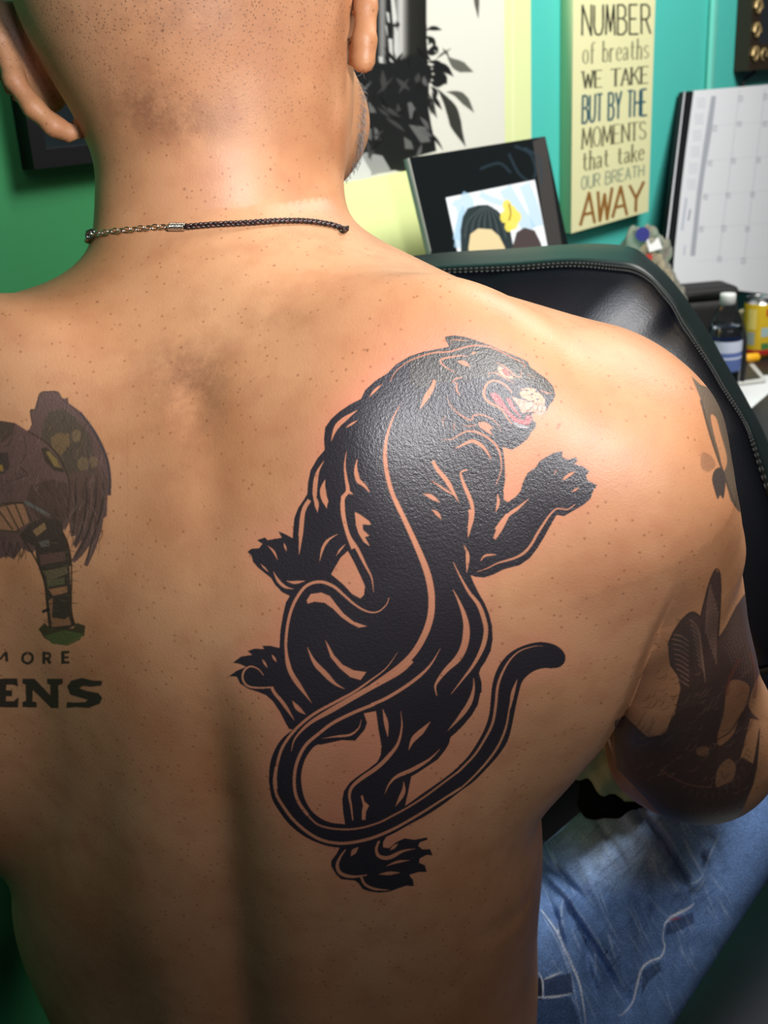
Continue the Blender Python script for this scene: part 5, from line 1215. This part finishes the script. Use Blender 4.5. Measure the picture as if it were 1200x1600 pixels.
# ---- khaki cloth and shadow lump between the flank and the arm
def cloth1(p):
    u,v,_=proj(p); return cone(p,P(900,1130,.90),P(975,1200,.93),.040,.026)+.003*np.sin(u*.10+v*.06)+.0015*np.sin(u*.23-v*.1)
kh=small_sdf('khaki_cloth',cloth1,P(930,1165,.91)-.12,P(930,1165,.91)+.12,.005,mat('khaki_cloth',(176,182,124),.85,.2,bump=.3,bscale=300,vary=.12),None); tag(kh,'bunched khaki cloth on the lap, in the gap between flank and arm','cloth')
def gap_shadow_sdf(p):  # black lump added where shadow fills the gap below the elbow
    u,v,_=proj(p); return cone(p,P(955,1235,.955),P(1075,1270,.965),.030,.024)+.003*np.sin(u*.09-v*.07)
bk=small_sdf('gap_shadow',gap_shadow_sdf,P(1010,1250,.96)-.13,P(1010,1250,.96)+.13,.005,mat('gap_shadow',(16,17,18),.9,.1),None); tag(bk,'black lump standing in for shadow under the elbow, beside the khaki cloth','cloth')
# ================================================================ necklace
neck=empty('necklace',trace(345,356),'thin braided brown cord necklace with silver chain and coil clasp, round the neck','necklace')
silver=mat('silver_metal',(200,196,188),.22,.5,1.0)
def on_skin(uv,off):
    out=[]
    for a,b in uv:
        p=None
        while p is None:
            p=trace(a,b); a+=2 if a<345 else -2
        g=grad(body_sdf,p[None])[0]; g/=np.linalg.norm(g); out.append(p+g*off)
    return np.array(out)
cordpx=sm([(291,357),(330,354),(380,352),(430,349),(475,349),(512,354),(534,361),(550,371)],5)
cp_=on_skin(cordpx,.0017)
# the cord carries on round the front of the neck
ax0=P(352,400,.71); back_a=cp_[-1]; chainpx=sm([(262,356),(235,358),(205,361),(180,363),(160,366),(150,367)],4); ch=on_skin(chainpx,.0016)
def around(p_from,p_to,n=16):
    A=p_from-ax0; B=p_to-ax0; ta=math.atan2(A@FACE,A@SIDE); tb=math.atan2(B@FACE,B@SIDE)
    if ta<-PI/2: ta+=2*PI
    if tb<ta: tb+=2*PI
    pts=[]
    for i in range(1,n):
        t=ta+(tb-ta)*i/n; dirn=SIDE*math.cos(t)+FACE*math.sin(t); z=A[2]+(B[2]-A[2])*i/n-.008*math.sin(PI*i/n)
        o=ax0.copy(); o[2]=ax0[2]+z; r=.02
        for _ in range(80):
            s=float(body_sdf((o+dirn*r)[None])[0]); 
            if s>.0015: break
            r+=max(.0006,-s*.5)
        pts.append(o+dirn*r)
    return pts
ring=around(cp_[-1],on_skin([(140,370)],.0018)[0],22)
path=sm(np.vstack([cp_[:-4],ring[3:]]),5)
L_=np.r_[0,np.cumsum(np.linalg.norm(np.diff(path,axis=0),axis=1))]; npt=int(L_[-1]/.0011); tt=np.linspace(0,L_[-1],npt); path=np.stack([np.interp(tt,L_,path[:,i]) for i in range(3)],1)
tg=np.gradient(path,axis=0); tg/=np.linalg.norm(tg,axis=1)[:,None]; nn=path-ax0; nn-=tg*(nn*tg).sum(1)[:,None]; nn/=np.linalg.norm(nn,axis=1)[:,None]; bb_=np.cross(tg,nn)
cm=[mat('dark_brown_leather',(40,24,22),.32,.6),mat('brown_leather',(66,36,30),.3,.6),mat('black_brown_leather',(26,18,18),.3,.6)]
for k_ in range(3):
    ph=tt*2*PI/.0085+k_*2*PI/3
    tube('braided_strand',path+nn*(.0006*np.sin(2*ph))[:,None]+bb_*(.00095*np.sin(ph))[:,None],.00085,cm[k_],neck,8)
# coil
co=on_skin(sm([(266,357),(278,357),(291,357)],3),.0018); axc=co[-1]-co[0]; Lc=np.linalg.norm(axc); axc/=Lc; n1=co[0]-ax0; n1-=axc*(n1@axc); n1/=np.linalg.norm(n1); n2=np.cross(axc,n1)
tube('coil',[co[0]+axc*Lc*t/(9*2*PI)+(n1*math.cos(t)+n2*math.sin(t))*.0020 for t in np.linspace(0,9*2*PI,150)],.00048,silver,neck,6)
def ringpts(c,a,b,ra,rb,n=18): return [c+a*ra*math.cos(2*PI*i/n)+b*rb*math.sin(2*PI*i/n) for i in range(n)]
L2=np.r_[0,np.cumsum(np.linalg.norm(np.diff(ch,axis=0),axis=1))]; nl=13
for i_ in range(nl):
    s=L2[-1]*(i_+.5)/nl; c0=np.array([np.interp(s,L2,ch[:,k]) for k in range(3)]); t_=np.array([np.interp(min(s+.002,L2[-1]),L2,ch[:,k]) for k in range(3)])-np.array([np.interp(max(s-.002,0),L2,ch[:,k]) for k in range(3)]); t_/=np.linalg.norm(t_)
    n1=c0-ax0; n1-=t_*(n1@t_); n1/=np.linalg.norm(n1); n2=np.cross(t_,n1); w_=(n2*math.cos(.5 if i_%2 else -.6)+n1*math.sin(.5 if i_%2 else -.6))
    tube('chain_link',ringpts(c0,t_,w_,.0021,.0015),.00045,silver,neck,6,True)
k0=on_skin([(147,368)],.0022)[0]; t_=SIDE; n2=ZUP
tube('clasp',ringpts(k0,t_*.9+n2*.3,n2,.0032,.0022),.00095,mat('steel_clasp',(150,154,160),.25,.5,1.0),neck,8,True)
tube('clasp_tongue',[k0+t_*.002-n2*.001,k0+n2*.0012,k0-t_*.0025+n2*.002],.0008,silver,neck,8)
k1=on_skin([(135,373)],.0018)[0]
tube('crimp',[k1-SIDE*.0016-ZUP*.0026,k1+SIDE*.0016+ZUP*.0022],[.0019,.0019],silver,neck,8)
